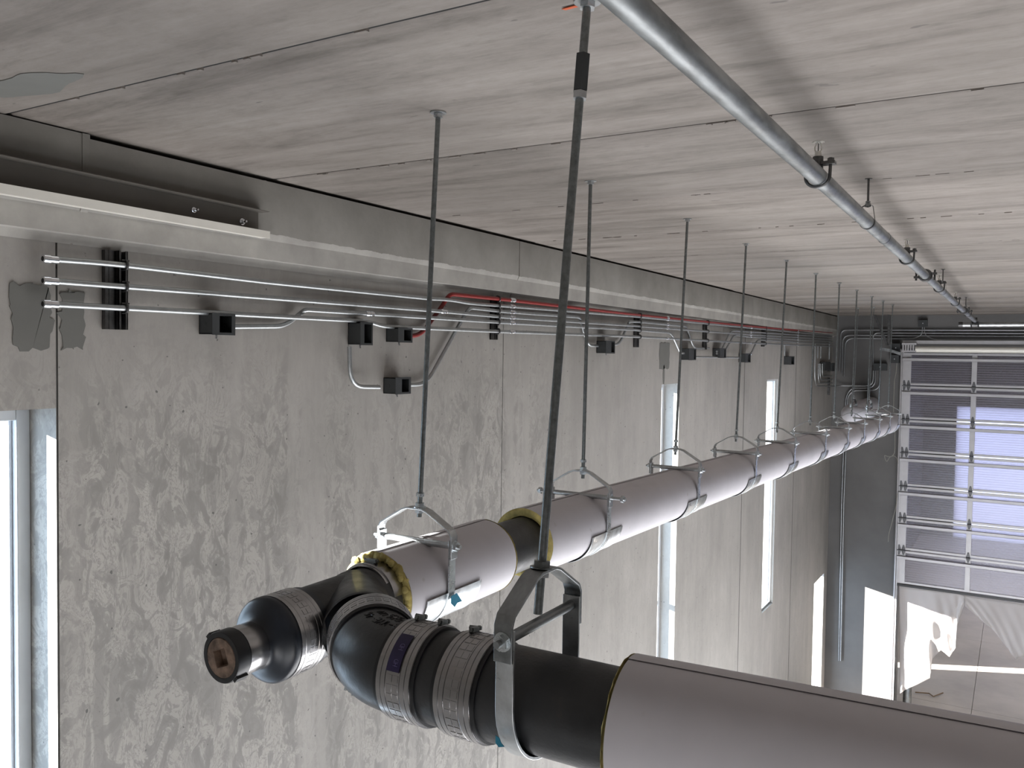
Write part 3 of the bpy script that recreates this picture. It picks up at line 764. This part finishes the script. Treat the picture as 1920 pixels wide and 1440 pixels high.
# blue tape scraps
def tape(pts, off, label):
    o = MB().prism(pts, off).build('tape_scrap', 'blue'); o['label'] = label; o['category'] = 'tape'
t1 = [(-1.606, 2.320, 5.888), (-1.606, 2.352, 5.891), (-1.606, 2.384, 5.856), (-1.606, 2.356, 5.857), (-1.606, 2.340, 5.847), (-1.606, 2.318, 5.865)]
tape(t1, (.0015, 0, 0), 'small torn blue tape scrap on the strap of the shiny nearest hanger')
t2_ = [(-0.891, 1.452, 5.925), (-0.882, 1.452, 5.922), (-0.878, 1.452, 5.913), (-0.870, 1.452, 5.907), (-0.883, 1.452, 5.903), (-0.891, 1.452, 5.910)]
tape(t2_, (0, -.0015, 0), 'small torn blue tape scrap low on the strap of the big foreground hanger')

# ================================================================== SPRINKLER PIPE
SA, SB = Vector((-.592, -1.0, H0+.605)), Vector((-.632, 15.2, H0+.605))
def sp(y): return SA+(SB-SA)*((y+1)/16.2)
spi = thing('sprinkler_pipe', tuple(sp(3)), 'grey galvanized sprinkler pipe running diagonally below the ceiling', 'pipe')
RS = .0290
MB().cyl(SA, SB, RS, n=32).build('pipe', 'galvpipe', spi)
for yy in (4.66,): MB().lathe(sp(yy), (0, 1, 0), [(-.02, RS), (-.02, RS+.0015), (.02, RS+.0015), (.02, RS)], 28).build('pipe_joint', 'galvpipe', spi)
for yy in (6.87, 11.9):
    q = MB(); c = sp(yy); q.lathe(c, (0, 1, 0), [(-.028, RS), (-.028, RS+.012), (-.012, RS+.018), (.012, RS+.018), (.028, RS+.012), (.028, RS)], 24)
    for s_ in (-1, 1): q.obox(c+Vector((s_*(RS+.03), 0, s_*.012)), (1, 0, 0), (0, 1, 0), (0, 0, 1), .016, .022, .008); q.cyl(c+Vector((s_*(RS+.032), 0, -.035)), c+Vector((s_*(RS+.032), 0, .04)), .007, n=8)
    q.build('grooved_coupling', 'steel_dark', spi)
hy = [2.99, 5.66, 8.12, 10.3, 13.0]
hn = ['upright sprinkler head nearest the camera, on the pipe above its first clamp', 'second upright sprinkler head along the pipe, with a clamp just behind the lone thin rod', 'upright sprinkler head beside the second short hanger rod', 'small upright sprinkler head far along the pipe', 'farthest upright sprinkler head near the cross pipe']
for yy, lb_ in zip(hy, hn):
    c = sp(yy)
    q = MB(); q.cyl(c+Vector((0, 0, RS*.7)), c+Vector((0, 0, RS+.036)), .0175, n=18)
    q.obox(c+Vector((.034, .0, RS+.012)), (1, 0, 0), (0, 1, 0), (0, 0, 1), .022, .017, .005); q.obox(c+Vector((-.030, .0, RS+.008)), (1, 0, 0), (0, 1, 0), (0, 0, 1), .016, .017, .005)
    q.build('outlet_saddle', 'steel_dark', spi)
    ub = MB(); rr = RS+.006
    ub.tube([tuple(c+Vector((.041, 0, RS+.03)))]+[tuple(c+Vector((math.cos(a)*(rr+.004), 0, math.sin(a)*rr))) for a in arc(18, 0, -PI)]+[tuple(c+Vector((-.035, 0, RS+.03)))], .0055, 0, 8)
    ub.hexn(c+Vector((.041, 0, RS+.023)), (0, 0, 1), .011, .01); ub.build('u_bolt', 'steel_dark', spi)
    h = thing('upright_sprinkler', tuple(c+Vector((0, 0, RS+.036))), lb_, 'sprinkler head', 'upright sprinkler heads on the pipe')
    z0 = RS+.036
    MB().cyl(c+Vector((0, 0, z0)), c+Vector((0, 0, z0+.018)), .0125, .009, 14).build('threaded_base', 'spr', h)
    q = MB()
    for s_ in (-1, 1): q.tube([tuple(c+Vector((s_*.008, 0, z0+.016))), tuple(c+Vector((s_*.0125, 0, z0+.030))), tuple(c+Vector((s_*.003, 0, z0+.050)))], .0022, .008, 6)
    q.build('frame_arms', 'spr', h)
    MB().cyl(c+Vector((0, 0, z0+.018)), c+Vector((0, 0, z0+.044)), .0018, n=8).build('glass_bulb', 'steel_dark', h)
    q = MB(); q.lathe(c, (0, 0, 1), [(z0+.049, .001), (z0+.050, .016), (z0+.0515, .016), (z0+.052, .001)], 20)
    for k in range(12):
        a = 2*PI*k/12; q.obox(c+Vector((math.cos(a)*.017, math.sin(a)*.017, z0+.0495)), (math.cos(a), math.sin(a), -.3), (-math.sin(a), math.cos(a), 0), (0, 0, 1), .003, .0025, .0006)
    q.build('deflector', 'spr', h)
for yy, lb_ in ((4.09, 'thin ring hanger on a short rod, nearest one holding the sprinkler pipe'), (8.5, 'thin ring hanger with a short rod midway along the sprinkler pipe'), (12.4, 'thin ring hanger with a short rod at the far end of the sprinkler pipe')):
    c = sp(yy); h = thing('ring_hanger', tuple(c), lb_, 'pipe hanger', 'ring hangers of the sprinkler pipe')
    q = MB(); r_ = RS+.003; rp = [c+Vector((math.cos(a)*r_, 0, math.sin(a)*r_)) for a in arc(20, -PI-.2, .2)]
    rp = [c+Vector((-.012, 0, .074)), c+Vector((-.022, 0, .070))]+rp+[c+Vector((.022, 0, .070)), c+Vector((.012, 0, .074))]
    q.bar(rp, (0, 1, 0), .020, .0015); q.build('ring_band', 'steel_dark', h)
    MB().cyl(c+Vector((0, 0, .066)), (c.x, c.y, ZC-.001), .0048, n=8).build('threaded_rod', 'steel_dark', h)
    q = MB(); q.cyl(c+Vector((0, 0, .068)), c+Vector((0, 0, .082)), .0125, n=12); q.hexn(c+Vector((0, 0, .089)), (0, 0, 1), .010, .008); q.build('rod_nut', 'galvpipe', h)
    MB().cyl((c.x, c.y, ZC-.001), (c.x, c.y, ZC-.005), .016, n=16).build('ceiling_anchor', 'steel_dark', h)
sm = thing('cross_pipe', (1, 15.25, H0+.56), 'straight light grey sprinkler cross pipe running right along the back wall', 'pipe')
q = MB(); q.cyl((-.80, 15.25, H0+.548), (4.5, 15.25, H0+.548), .038, n=24); q.build('pipe', 'galv', sm)
q = MB(); q.cyl((-.80, 15.25, H0+.548), (-.86, 15.25, H0+.548), .044, n=18); q.build('end_cap', 'steel_dark', sm)
q = MB(); q.lathe((-.632, 15.25, H0+.548), (1, 0, 0), [(-.055, .038), (-.055, .048), (.055, .048), (.055, .038)], 20); q.cyl((-.632, 15.25, H0+.548), (-.632, 15.25, H0+.66), .03, n=14)
for s_ in (-1, 1): q.cyl((-.632+s_*.05, 15.20, H0+.50), (-.632+s_*.05, 15.20, H0+.60), .009, n=8)
q.build('outlet_saddle', 'steel_dark', sm)
MB().cyl((.55, 15.25, H0+.58), (.55, 15.25, ZC-.001), .006, n=8).build('drop_rod', 'steel_dark', sm)
MB().cyl((3.6, 15.25, H0+.58), (3.6, 15.25, ZC-.001), .006, n=8).build('drop_rod', 'steel_dark', sm)

# ================================================================== CONDUITS ON THE LEFT WALL
XC = -3.045; RC = .0118
def conduit(label, pts, bend=.10, r=RC, mat='emt', fits=(), straps=(), group='steel conduits on the left wall', openend=False):
    t = thing('conduit', tuple(pts[0]), label, 'conduit', group)
    MB().tube(pts, r, bend, 12, 6).build('tube', mat, t)
    def on_path(y, axis=1):
        for a, b in zip(pts, pts[1:]):
            lo, hi = sorted((a[axis], b[axis]))
            if lo <= y <= hi and hi-lo > .05:
                f = (y-a[axis])/(b[axis]-a[axis]); return Vector(a)*(1-f)+Vector(b)*f, (Vector(b)-Vector(a)).normalized()
        return None
    for y in fits:
        q = on_path(y)
        if q:
            c, d = q; f = MB().lathe(c, d, [(-.032, r), (-.032, r+.0025), (-.02, r+.0045), (-.004, r+.0045), (-.003, r+.0015), (.003, r+.0015), (.004, r+.0045), (.02, r+.0045), (.032, r+.0025), (.032, r)], 12)
            f.build('compression_coupling', 'emtshine', t)
    for y in straps:
        q = on_path(y)
        if q:
            c, d = q; f = MB(); f.tube([tuple(c+Vector((-.02, 0, .017))), tuple(c+Vector((.013, 0, .016))), tuple(c+Vector((.016, 0, 0))), tuple(c+Vector((.013, 0, -.016))), tuple(c+Vector((-.02, 0, -.017)))], .0045, .01, 6)
            f.cyl(c+Vector((0, -.016, .019)), c+Vector((.0, .016, .019)), .0035, n=6); f.build('strut_clamp', 'steel_dark', t)
    if openend:
        c = Vector(pts[0]); MB().lathe(c, (0, 1, 0), [(-.004, r*.8), (-.004, r+.005), (.02, r+.006), (.022, r+.0035), (.05, r+.0035), (.05, r)], 14).build('end_fitting', 'emtshine', t)
        MB().cyl(c+Vector((0, -.0035, 0)), c+Vector((0, -.001, 0)), r*.95, n=14).build('end_plug', 'boxin', t)
    return t
F1, F2, F3, F4 = 5.10, 8.13, 11.2, 13.95
SY = [2.12, 4.92, 7.42, 9.42, 11.96]
conduit('top one of the three open-ended grey conduits on the left wall', [(-3.045, 1.792, 7.018), (-3.045, 2.051, 7.026), (-3.045, 2.855, 7.017), (-3.045, 4.146, 7.019), (-3.045, 4.357, 7.026), (-3.045, 4.566, 7.015), (-3.045, 5.028, 7.023), (-3.045, 7.292, 7.053), (-3.045, 11.007, 7.073), (-3.045, 14.218, 7.093), (-3.045, 16.797, 7.120)], fits=(F1, F2, F3, F4), straps=SY, openend=True, bend=.3)
conduit('middle grey conduit of the three open-ended ones on the left wall', [(-3.045, 1.792, 6.939), (-3.045, 2.329, 6.942), (-3.045, 4.147, 6.949), (-3.045, 5.030, 6.946), (-3.045, 7.296, 6.966), (-3.045, 11.015, 6.984), (-3.045, 14.227, 7.016), (-3.045, 16.808, 7.040)], fits=(4.28, F1, F2, F3, F4), straps=SY, openend=True, bend=.3)
conduit('lowest one of the three open-ended grey conduits, with a slight dip', [(-3.045, 1.791, 6.855), (-3.045, 3.368, 6.861), (-3.045, 3.566, 6.863), (-3.045, 3.701, 6.839), (-3.045, 5.033, 6.847), (-3.045, 7.301, 6.868), (-3.045, 11.025, 6.875), (-3.045, 14.242, 6.892), (-3.045, 16.827, 6.911)], fits=(F1, F2, F3, F4), straps=SY, openend=True, bend=.12)
conduit('red painted conduit bending up out of its box and running along the left wall', [(-3.078, 3.934, 6.791), (-3.078, 4.093, 6.798), (-3.078, 4.313, 6.984)]+[(-3.045, 4.345, 7.061), (-3.045, 5.027, 7.067), (-3.045, 7.291, 7.068), (-3.045, 11.006, 7.094), (-3.045, 14.214, 7.132), (-3.045, 16.790, 7.164)], mat='red', fits=(F1, F2, F4), straps=SY[1:], bend=.09, r=.0135)
conduit('grey conduit rising from the wide open box nearest the camera into the bundle', [(-3.075, 2.631, 6.800), (-3.075, 2.996, 6.815), (-3.075, 3.099, 6.879)]+[(-3.045, 3.105, 6.900), (-3.045, 3.535, 6.902), (-3.045, 5.031, 6.909), (-3.045, 7.298, 6.929), (-3.045, 8.242, 6.928), (-3.045, 8.522, 6.726), (-3.045, 8.636, 6.726)], fits=(3.59, F1), straps=SY[1:3], bend=.10)
conduit('U-shaped grey conduit looping from the upright box down to the lowest box', [(-3.045, 3.431, 6.723), (-3.045, 3.441, 6.511), (-3.045, 3.678, 6.502)], bend=.19)
conduit('grey conduit slanting steeply up from the lowest open box into the bundle', [(-3.075, 3.920, 6.507), (-3.075, 4.152, 6.504), (-3.075, 4.539, 6.922)]+[(-3.045, 4.566, 6.987), (-3.045, 5.029, 6.983), (-3.045, 5.820, 6.992), (-3.045, 6.161, 6.995)]+[(-3.075, 6.263, 6.935), (-3.075, 6.369, 6.771), (-3.075, 6.576, 6.774)], fits=(F1,), straps=SY[1:2], bend=.10)
conduit('grey conduit leaving the box left of the tall window, rising and dropping above it', [(-3.075, 6.838, 6.787), (-3.075, 7.022, 6.790), (-3.075, 7.194, 6.958)]+[(-3.045, 7.170, 7.000), (-3.045, 7.473, 7.007), (-3.045, 8.685, 7.008)]+[(-3.075, 8.842, 6.956), (-3.075, 9.027, 6.781), (-3.075, 9.585, 6.788)], fits=(F2,), straps=SY[2:3], bend=.12)
conduit('short level conduit joining two boxes above the tall window', [(-3.045, 8.963, 6.688), (-3.045, 10.700, 6.684)], bend=.1)
conduit('left twin of two conduits climbing from the middle small linked box', [(-3.045, 9.772, 6.753), (-3.045, 9.937, 6.755), (-3.045, 10.305, 7.011), (-3.045, 11.012, 7.019), (-3.045, 14.223, 7.055), (-3.045, 16.802, 7.085)], fits=(F3, F4), straps=SY[4:], bend=.12)
conduit('right twin of two conduits climbing from the middle small linked box', [(-3.045, 9.774, 6.728), (-3.045, 10.044, 6.730), (-3.045, 10.445, 6.963), (-3.045, 11.017, 6.957), (-3.045, 14.232, 6.978), (-3.045, 16.814, 7.000)], fits=(F3, F4), straps=SY[4:], bend=.12)
conduit('grey conduit rising from the last box of the linked three into the far bundle', [(-3.045, 11.012, 6.730), (-3.045, 11.240, 6.731), (-3.045, 11.540, 6.926), (-3.045, 12.403, 6.933), (-3.045, 14.236, 6.939), (-3.045, 16.821, 6.955)], fits=(F3, F4), straps=SY[4:], bend=.12)
conduit('short vertical conduit dropping to the lone square box past the narrow white window', [(-3.045, 13.082, 6.886), (-3.045, 13.100, 6.719)], bend=.1, fits=())

# struts
for i, (y, lb_) in enumerate(zip(SY, ('black strut rail nearest the camera holding the three open-ended conduits', 'strut rail behind the bundle where the red conduit levels out', 'strut rail just left of the tall window\'s head, behind the bundle', 'strut rail past the tall window, between two small boxes', 'short dark strut rail above the bare wall before the narrow white window'))):
    z0, z1 = (6.772, 7.082) if i != 4 else (6.84, 7.08)
    if i == 1: z0 = 6.79
    q = MB(); y0 = y-.0205; x0 = XW+.0015
    q.box((x0, y0, z0), (x0+.003, y0+.041, z1)); q.box((x0, y0, z0), (x0+.0405, y0+.003, z1)); q.box((x0, y0+.038, z0), (x0+.0405, y0+.041, z1))
    q.box((x0+.0375, y0, z0), (x0+.0405, y0+.0105, z1)); q.box((x0+.0375, y0+.0305, z0), (x0+.0405, y0+.041, z1))
    q.box((x0, y0-.0, z0), (x0+.008, y0+.001, z1))
    if i == 0: q.box((x0, y0-.045, z0), (x0+.022, y0-.006, z1-.0)); q.box((x0+.018, y0-.030, z0), (x0+.024, y0-.020, z1))
    o = q.build('strut_rail', 'steel_dark' if i != 0 else 'steel_dark'); o['label'] = lb_; o['category'] = 'strut rail'; o['group'] = 'strut rails behind the conduits'

# junction boxes
def jbox(label, y0, y1, z0, z1, depth=.088, openx=(.06, .94), face='open', x=XW, knock=True, group='junction boxes on the left wall'):
    xf = x+depth; t = thing('junction_box', (x, (y0+y1)/2, (z0+z1)/2), label, 'junction box', group)
    q = MB(); w_ = .004; x0 = x+.0015
    q.box((x0, y0, z0), (x0+w_, y1, z1)); q.box((x0, y0, z0), (xf, y0+w_, z1)); q.box((x0, y1-w_, z0), (xf, y1, z1)); q.box((x0, y0, z0), (xf, y1, z0+w_)); q.box((x0, y0, z1-w_), (xf, y1, z1))
    L = y1-y0; a, b = y0+L*openx[0], y0+L*openx[1]
    q.box((xf, y0-.003, z0-.003), (xf+.003, a, z1+.003)); q.box((xf, b, z0-.003), (xf+.003, y1+.003, z1+.003))
    q.box((xf, a, z0-.003), (xf+.003, b, z0+.008)); q.box((xf, a, z1-.008), (xf+.003, b, z1+.003))
    q.build('box_body', 'box', t)
    q = MB(); q.box((x0+w_, y0+w_, z0+w_), (x0+w_+.002, y1-w_, z1-w_)); q.build('box_inside', 'boxin', t)
    if knock:
        q = MB(); q.lathe((x+depth*.42, y0+.0003, (z0+z1)/2), (0, -1, 0), [(0, .011), (.0015, .011), (.0018, .001)], 16); q.build('knockout', 'box', t)
        q = MB(); q.cyl((x+depth*.6, (y0+y1)/2-.01, z0), (x+depth*.6, (y0+y1)/2-.01, z0-.014), .005, n=8); q.hexn((x+depth*.6, (y0+y1)/2-.01, z0-.016), (0, 0, 1), .007, .006); q.build('ground_screw', 'emtshine', t)
    return t
jbox('wide open grey box nearest the strut, under the three open-ended conduits', 2.515, 2.635, 6.765, 6.855, openx=(.30, .86))
jbox('upright open grey box with the U-shaped conduit below it', 3.48, 3.575, 6.735, 6.852, openx=(.30, .92))
jbox('open grey box feeding the red conduit', 3.80, 3.925, 6.755, 6.832, openx=(.40, .92))
jbox('lowest open grey box, between the U-shaped and the steep conduit', 3.78, 3.915, 6.462, 6.552, openx=(.40, .88))
jbox('open grey box hanging below the bundle left of the tall window', 6.60, 6.78, 6.712, 6.815, openx=(.6, .95))
jbox('first of three linked small boxes above the tall window', 8.70, 8.93, 6.655, 6.775, openx=(.7, .95), knock=False)
jbox('middle, slightly higher one of three linked small boxes', 9.78, 10.02, 6.68, 6.79, openx=(.7, .95), knock=False)
jbox('last of three linked small boxes, before the narrow white window', 10.86, 11.10, 6.625, 6.735, openx=(.5, .95), knock=False)
jbox('lone small box just past the narrow white window', 13.30, 13.60, 6.585, 6.71, openx=(.35, .9), knock=False)
jbox('wider dark box near the room corner on the left wall', 16.0, 16.55, 6.47, 6.62, openx=(.1, .12), knock=False)
jbox('small dark box closest to the room corner on the left wall', 16.72, 16.95, 6.45, 6.60, openx=(.1, .12), knock=False)
cg = 'conduits near the back corner'
conduit('conduit running down the left wall and along the back wall below the corner boxes', [(-3.045, 15.300, 6.931), (-3.045, 15.327, 6.204), (-3.045, 16.988, 6.161)]+[(-2.948, 17.200, 6.168), (-2.360, 17.200, 6.177), (-2.363, 17.200, 6.467)], bend=.28, group=cg)
conduit('left one of two short conduits above the wider corner box', [(-3.045, 15.527, 6.916), (-3.045, 15.535, 6.683)], bend=.1, group=cg)
conduit('right one of two short conduits above the wider corner box', [(-3.045, 15.783, 6.901), (-3.045, 15.789, 6.684)], bend=.1, group=cg)
conduit('short conduit above the small box closest to the corner', [(-3.045, 16.556, 6.991), (-3.045, 16.576, 6.665)], bend=.1, group=cg)
conduit('outer of the nested bent conduits below the corner boxes', [(-3.045, 15.616, 6.590), (-3.045, 15.637, 6.252), (-3.045, 16.926, 6.223)], bend=.5, group=cg)
conduit('middle of the nested bent conduits below the corner boxes', [(-3.045, 15.755, 6.589), (-3.045, 15.793, 6.305), (-3.045, 16.917, 6.288)], bend=.5, group=cg)
conduit('inner of the nested bent conduits below the corner boxes', [(-3.045, 15.944, 6.589), (-3.045, 15.974, 6.369), (-3.045, 16.907, 6.354)], bend=.5, group=cg)

# repeated clamps on a small strut near the corner
q = MB().box((XW+.0015, 16.78, 6.0), (XW+.04, 16.82, 6.32)).build('strut_rail', 'steel_dark'); q['label'] = 'small dark strut rail low near the room corner, under the corner boxes'; q['category'] = 'strut rail'

# ================================================================== BACK WALL CONDUITS
bg_ = 'conduits on the back wall'
B = lambda pts: pts
def bc(label, pts, bend=.14, fits=()): return conduit(label, pts, bend=bend, r=.0115, group=bg_, mat='emtdark')
bc('outermost conduit turning from the back wall corner to run right, top of the bundle', [(-2.966, 17.210, 6.443), (-2.958, 17.210, 7.230), (-2.738, 17.210, 7.229), (0.349, 17.210, 7.215)], .32)
bc('second conduit of the nested corner bends on the back wall', [(-2.921, 17.210, 6.383), (-2.922, 17.210, 7.128), (-2.640, 17.210, 7.129), (-1.813, 17.210, 7.123), (0.352, 17.210, 7.111)], .28)
bc('innermost of the three nested corner bends on the back wall', [(-2.880, 17.210, 6.343), (-2.877, 17.210, 7.072), (-2.545, 17.210, 7.073), (-1.704, 17.210, 7.063), (-1.555, 17.210, 7.137), (-1.555, 17.210, 7.282)], .25)
bc('conduit rising from the black box and turning right under the top one', [(-2.372, 17.210, 6.576), (-2.389, 17.210, 7.173), (-2.176, 17.210, 7.173), (0.351, 17.210, 7.161)], .3)
bc('conduit dropping from the small high box and turning right, lowest of the bundle', [(-1.524, 17.210, 7.282), (-1.516, 17.210, 7.137), (-1.369, 17.210, 7.050), (0.354, 17.210, 7.047)], .2)
bc('conduit from the black box curving down and left below the longest corner run', [(-2.332, 17.210, 6.467), (-2.324, 17.210, 6.143), (-2.747, 17.210, 6.129), (-2.838, 17.210, 5.958), (-2.855, 17.210, 4.773), (-2.862, 17.210, 3.952), (-2.834, 17.210, 0.864)], .2)
bc('outer conduit curving down and left from beside the black box to the lower wall', [(-2.249, 17.210, 6.469), (-2.239, 17.210, 6.095), (-2.707, 17.210, 6.084), (-2.809, 17.210, 5.959), (-2.811, 17.210, 4.776), (-2.823, 17.210, 3.956), (-2.800, 17.210, 0.870)], .22)
def plainbox(label, x0, x1, z0, z1, d=.10, y=YB, group='boxes on the back wall', mat='box'):
    t = thing('junction_box', ((x0+x1)/2, y, (z0+z1)/2), label, 'junction box', group)
    MB().box((x0, y-d, z0), (x1, y-.0015, z1)).build('box_body', mat, t, bevel=.003)
    q = MB(); q.box((x0-.004, y-d-.004, z0-.004), (x1+.004, y-d, z1+.004)); q.build('box_cover', mat, t)
    MB().cyl(((x0+x1)/2, y-d-.004, (z0+z1)/2), ((x0+x1)/2, y-d-.009, (z0+z1)/2), .010, n=10).build('cover_screw', 'galv', t)
plainbox('small high box above the conduits on the back wall, right of the steel braces', -1.62, -1.47, 7.29, 7.40)
plainbox('black box on the back wall left of the door track, between conduits', -2.36, -2.13, 6.475, 6.60)
plainbox('upper black operator box at the top corner of the overhead door', -2.04, -1.90, 6.82, 6.97, .22, YB)
plainbox('lower black operator box beside the door track top', -2.06, -1.92, 6.62, 6.76, .20, YB)
# steel brace and upright of the door's track support
br = thing('track_brace', (-2.05, 16.95, 6.95), 'grey steel diagonal brace and upright holding up the door track', 'bracket')
MB().bar([(-2.363, 16.950, 7.561), (-2.101, 16.950, 6.934)], (0, 1, 0), .035, .045).build('diagonal_brace', 'steel_dark', br)
MB().bar([(-2.091, 16.950, 7.568), (-2.074, 16.950, 6.915)], (0, 1, 0), .035, .045).build('upright_angle', 'steel_dark', br)
MB().bar([(-2.226, 16.950, 6.875), (-2.063, 16.950, 6.847), (-1.864, 16.950, 6.781)], (0, 1, 0), .05, .05).build('track_arm', 'galvpipe', br)
cw = thing('hanging_cable', [(-1.949, 17.100, 6.644)][0], 'thin pale cable dangling in a loop beside the overhead door track', 'cable')
MB().tube([(-1.949, 17.100, 6.644), (-1.961, 17.100, 6.428), (-1.984, 17.100, 6.299), (-1.985, 17.100, 5.985), (-1.982, 17.100, 5.719), (-1.952, 17.100, 5.444), (-1.941, 17.100, 5.060), (-1.947, 17.100, 4.951), (-1.991, 17.100, 4.889), (-2.063, 17.100, 4.883), (-2.119, 17.100, 4.909), (-2.098, 17.100, 4.821), (-2.070, 17.100, 4.783), (-2.027, 17.100, 4.876), (-1.955, 17.100, 4.911), (-1.900, 17.100, 4.866), (-1.879, 17.100, 4.759)], .006, .03, 6).build('cable', 'cable', cw)
MB().tube([(-1.873, 17.100, 4.216), (-1.893, 17.100, 3.966), (-1.965, 17.100, 3.611), (-2.005, 17.100, 3.427), (-2.006, 17.100, 3.297)], .006, .05, 6).build('cable_tail', 'cable', cw)
# hangers of the crossing piece behind the far elbow
for (xx, yy, lb_) in ((-2.02, 14.36, 'faint hanger on the crossing pipe behind the far elbow, right one of two'), (-2.28, 14.55, 'faint hanger on the crossing pipe behind the far elbow, left one of two')):
    hanger((xx, yy, mz(13.85)+.06), (1, -.1, 0), RI+.0035, (xx+.03, yy, ZC), .006, lb_, group='hangers of the crossing pipe', shield=(-.1, .1))

# ================================================================== STEEL CHANNEL AT UPPER LEFT
ch = thing('steel_channel', (-2.97, 2.2, 7.26), 'long pale-edged steel channel bolted along the ledge, top left', 'channel')
y0, y1 = .6, 2.775
xb = XF+.0015; fl = .055
za0, za1 = 7.352, 7.328; zb0, zb1 = 7.222, 7.212       # slight fall along its length, top and bottom
MB().prism([(xb, y0, zb0), (xb+.003, y0, zb0), (xb+.003, y0, za0), (xb, y0, za0)], (0, .001, 0))
q = MB()
def chan_plate(p0, p1, q0, q1, th):
    q.add([p0, p1, q1, q0]+[tuple(Vector(a)+Vector(th)) for a in (p0, p1, q1, q0)], [(0, 1, 2, 3), (7, 6, 5, 4), (0, 4, 5, 1), (1, 5, 6, 2), (2, 6, 7, 3), (3, 7, 4, 0)])
def zt(y): return za0+(za1-za0)*(y-y0)/(y1-y0)
def zb_(y): return zb0+(zb1-zb0)*(y-y0)/(y1-y0)
chan_plate((xb, y0, zb_(y0)), (xb, y1, zb_(y1)), (xb, y0, zt(y0)), (xb, y1, zt(y1)), (.003, 0, 0)); q.build('web', 'chan', ch)
q = MB(); chan_plate((xb, y0, zt(y0)), (xb, y1+.02, zt(y1)), (xb+fl, y0, zt(y0)), (xb+fl, y1+.02, zt(y1)), (0, 0, .003)); q.build('top_flange', 'chan', ch)
q = MB(); chan_plate((xb, y0, zb_(y0)), (xb, y1+.02, zb_(y1)), (xb+fl, y0, zb_(y0)), (xb+fl, y1+.02, zb_(y1)), (0, 0, .003)); chan_plate((xb+fl, y0, zb_(y0)-.004), (xb+fl, y1+.02, zb_(y1)-.004), (xb+fl, y0, zb_(y0)+.032), (xb+fl, y1+.02, zb_(y1)+.028), (.003, 0, 0)); q.build('bottom_flange', 'white', ch)  # white here puts the light from below into the flange colour
for (px_y, zz, rr) in ((2.42, 7.285, .008), (2.68, 7.272, .010)):
    q = MB(); q.cyl((xb+.003, px_y, zz), (xb+.006, px_y, zz), rr*1.5, n=16); q.hexn((xb+.011, px_y, zz), (1, 0, 0), rr, .010); q.cyl((xb+.01, px_y, zz), (xb+.032, px_y, zz), rr*.5, n=10)
    q.build('anchor_bolt', 'emtshine', ch)
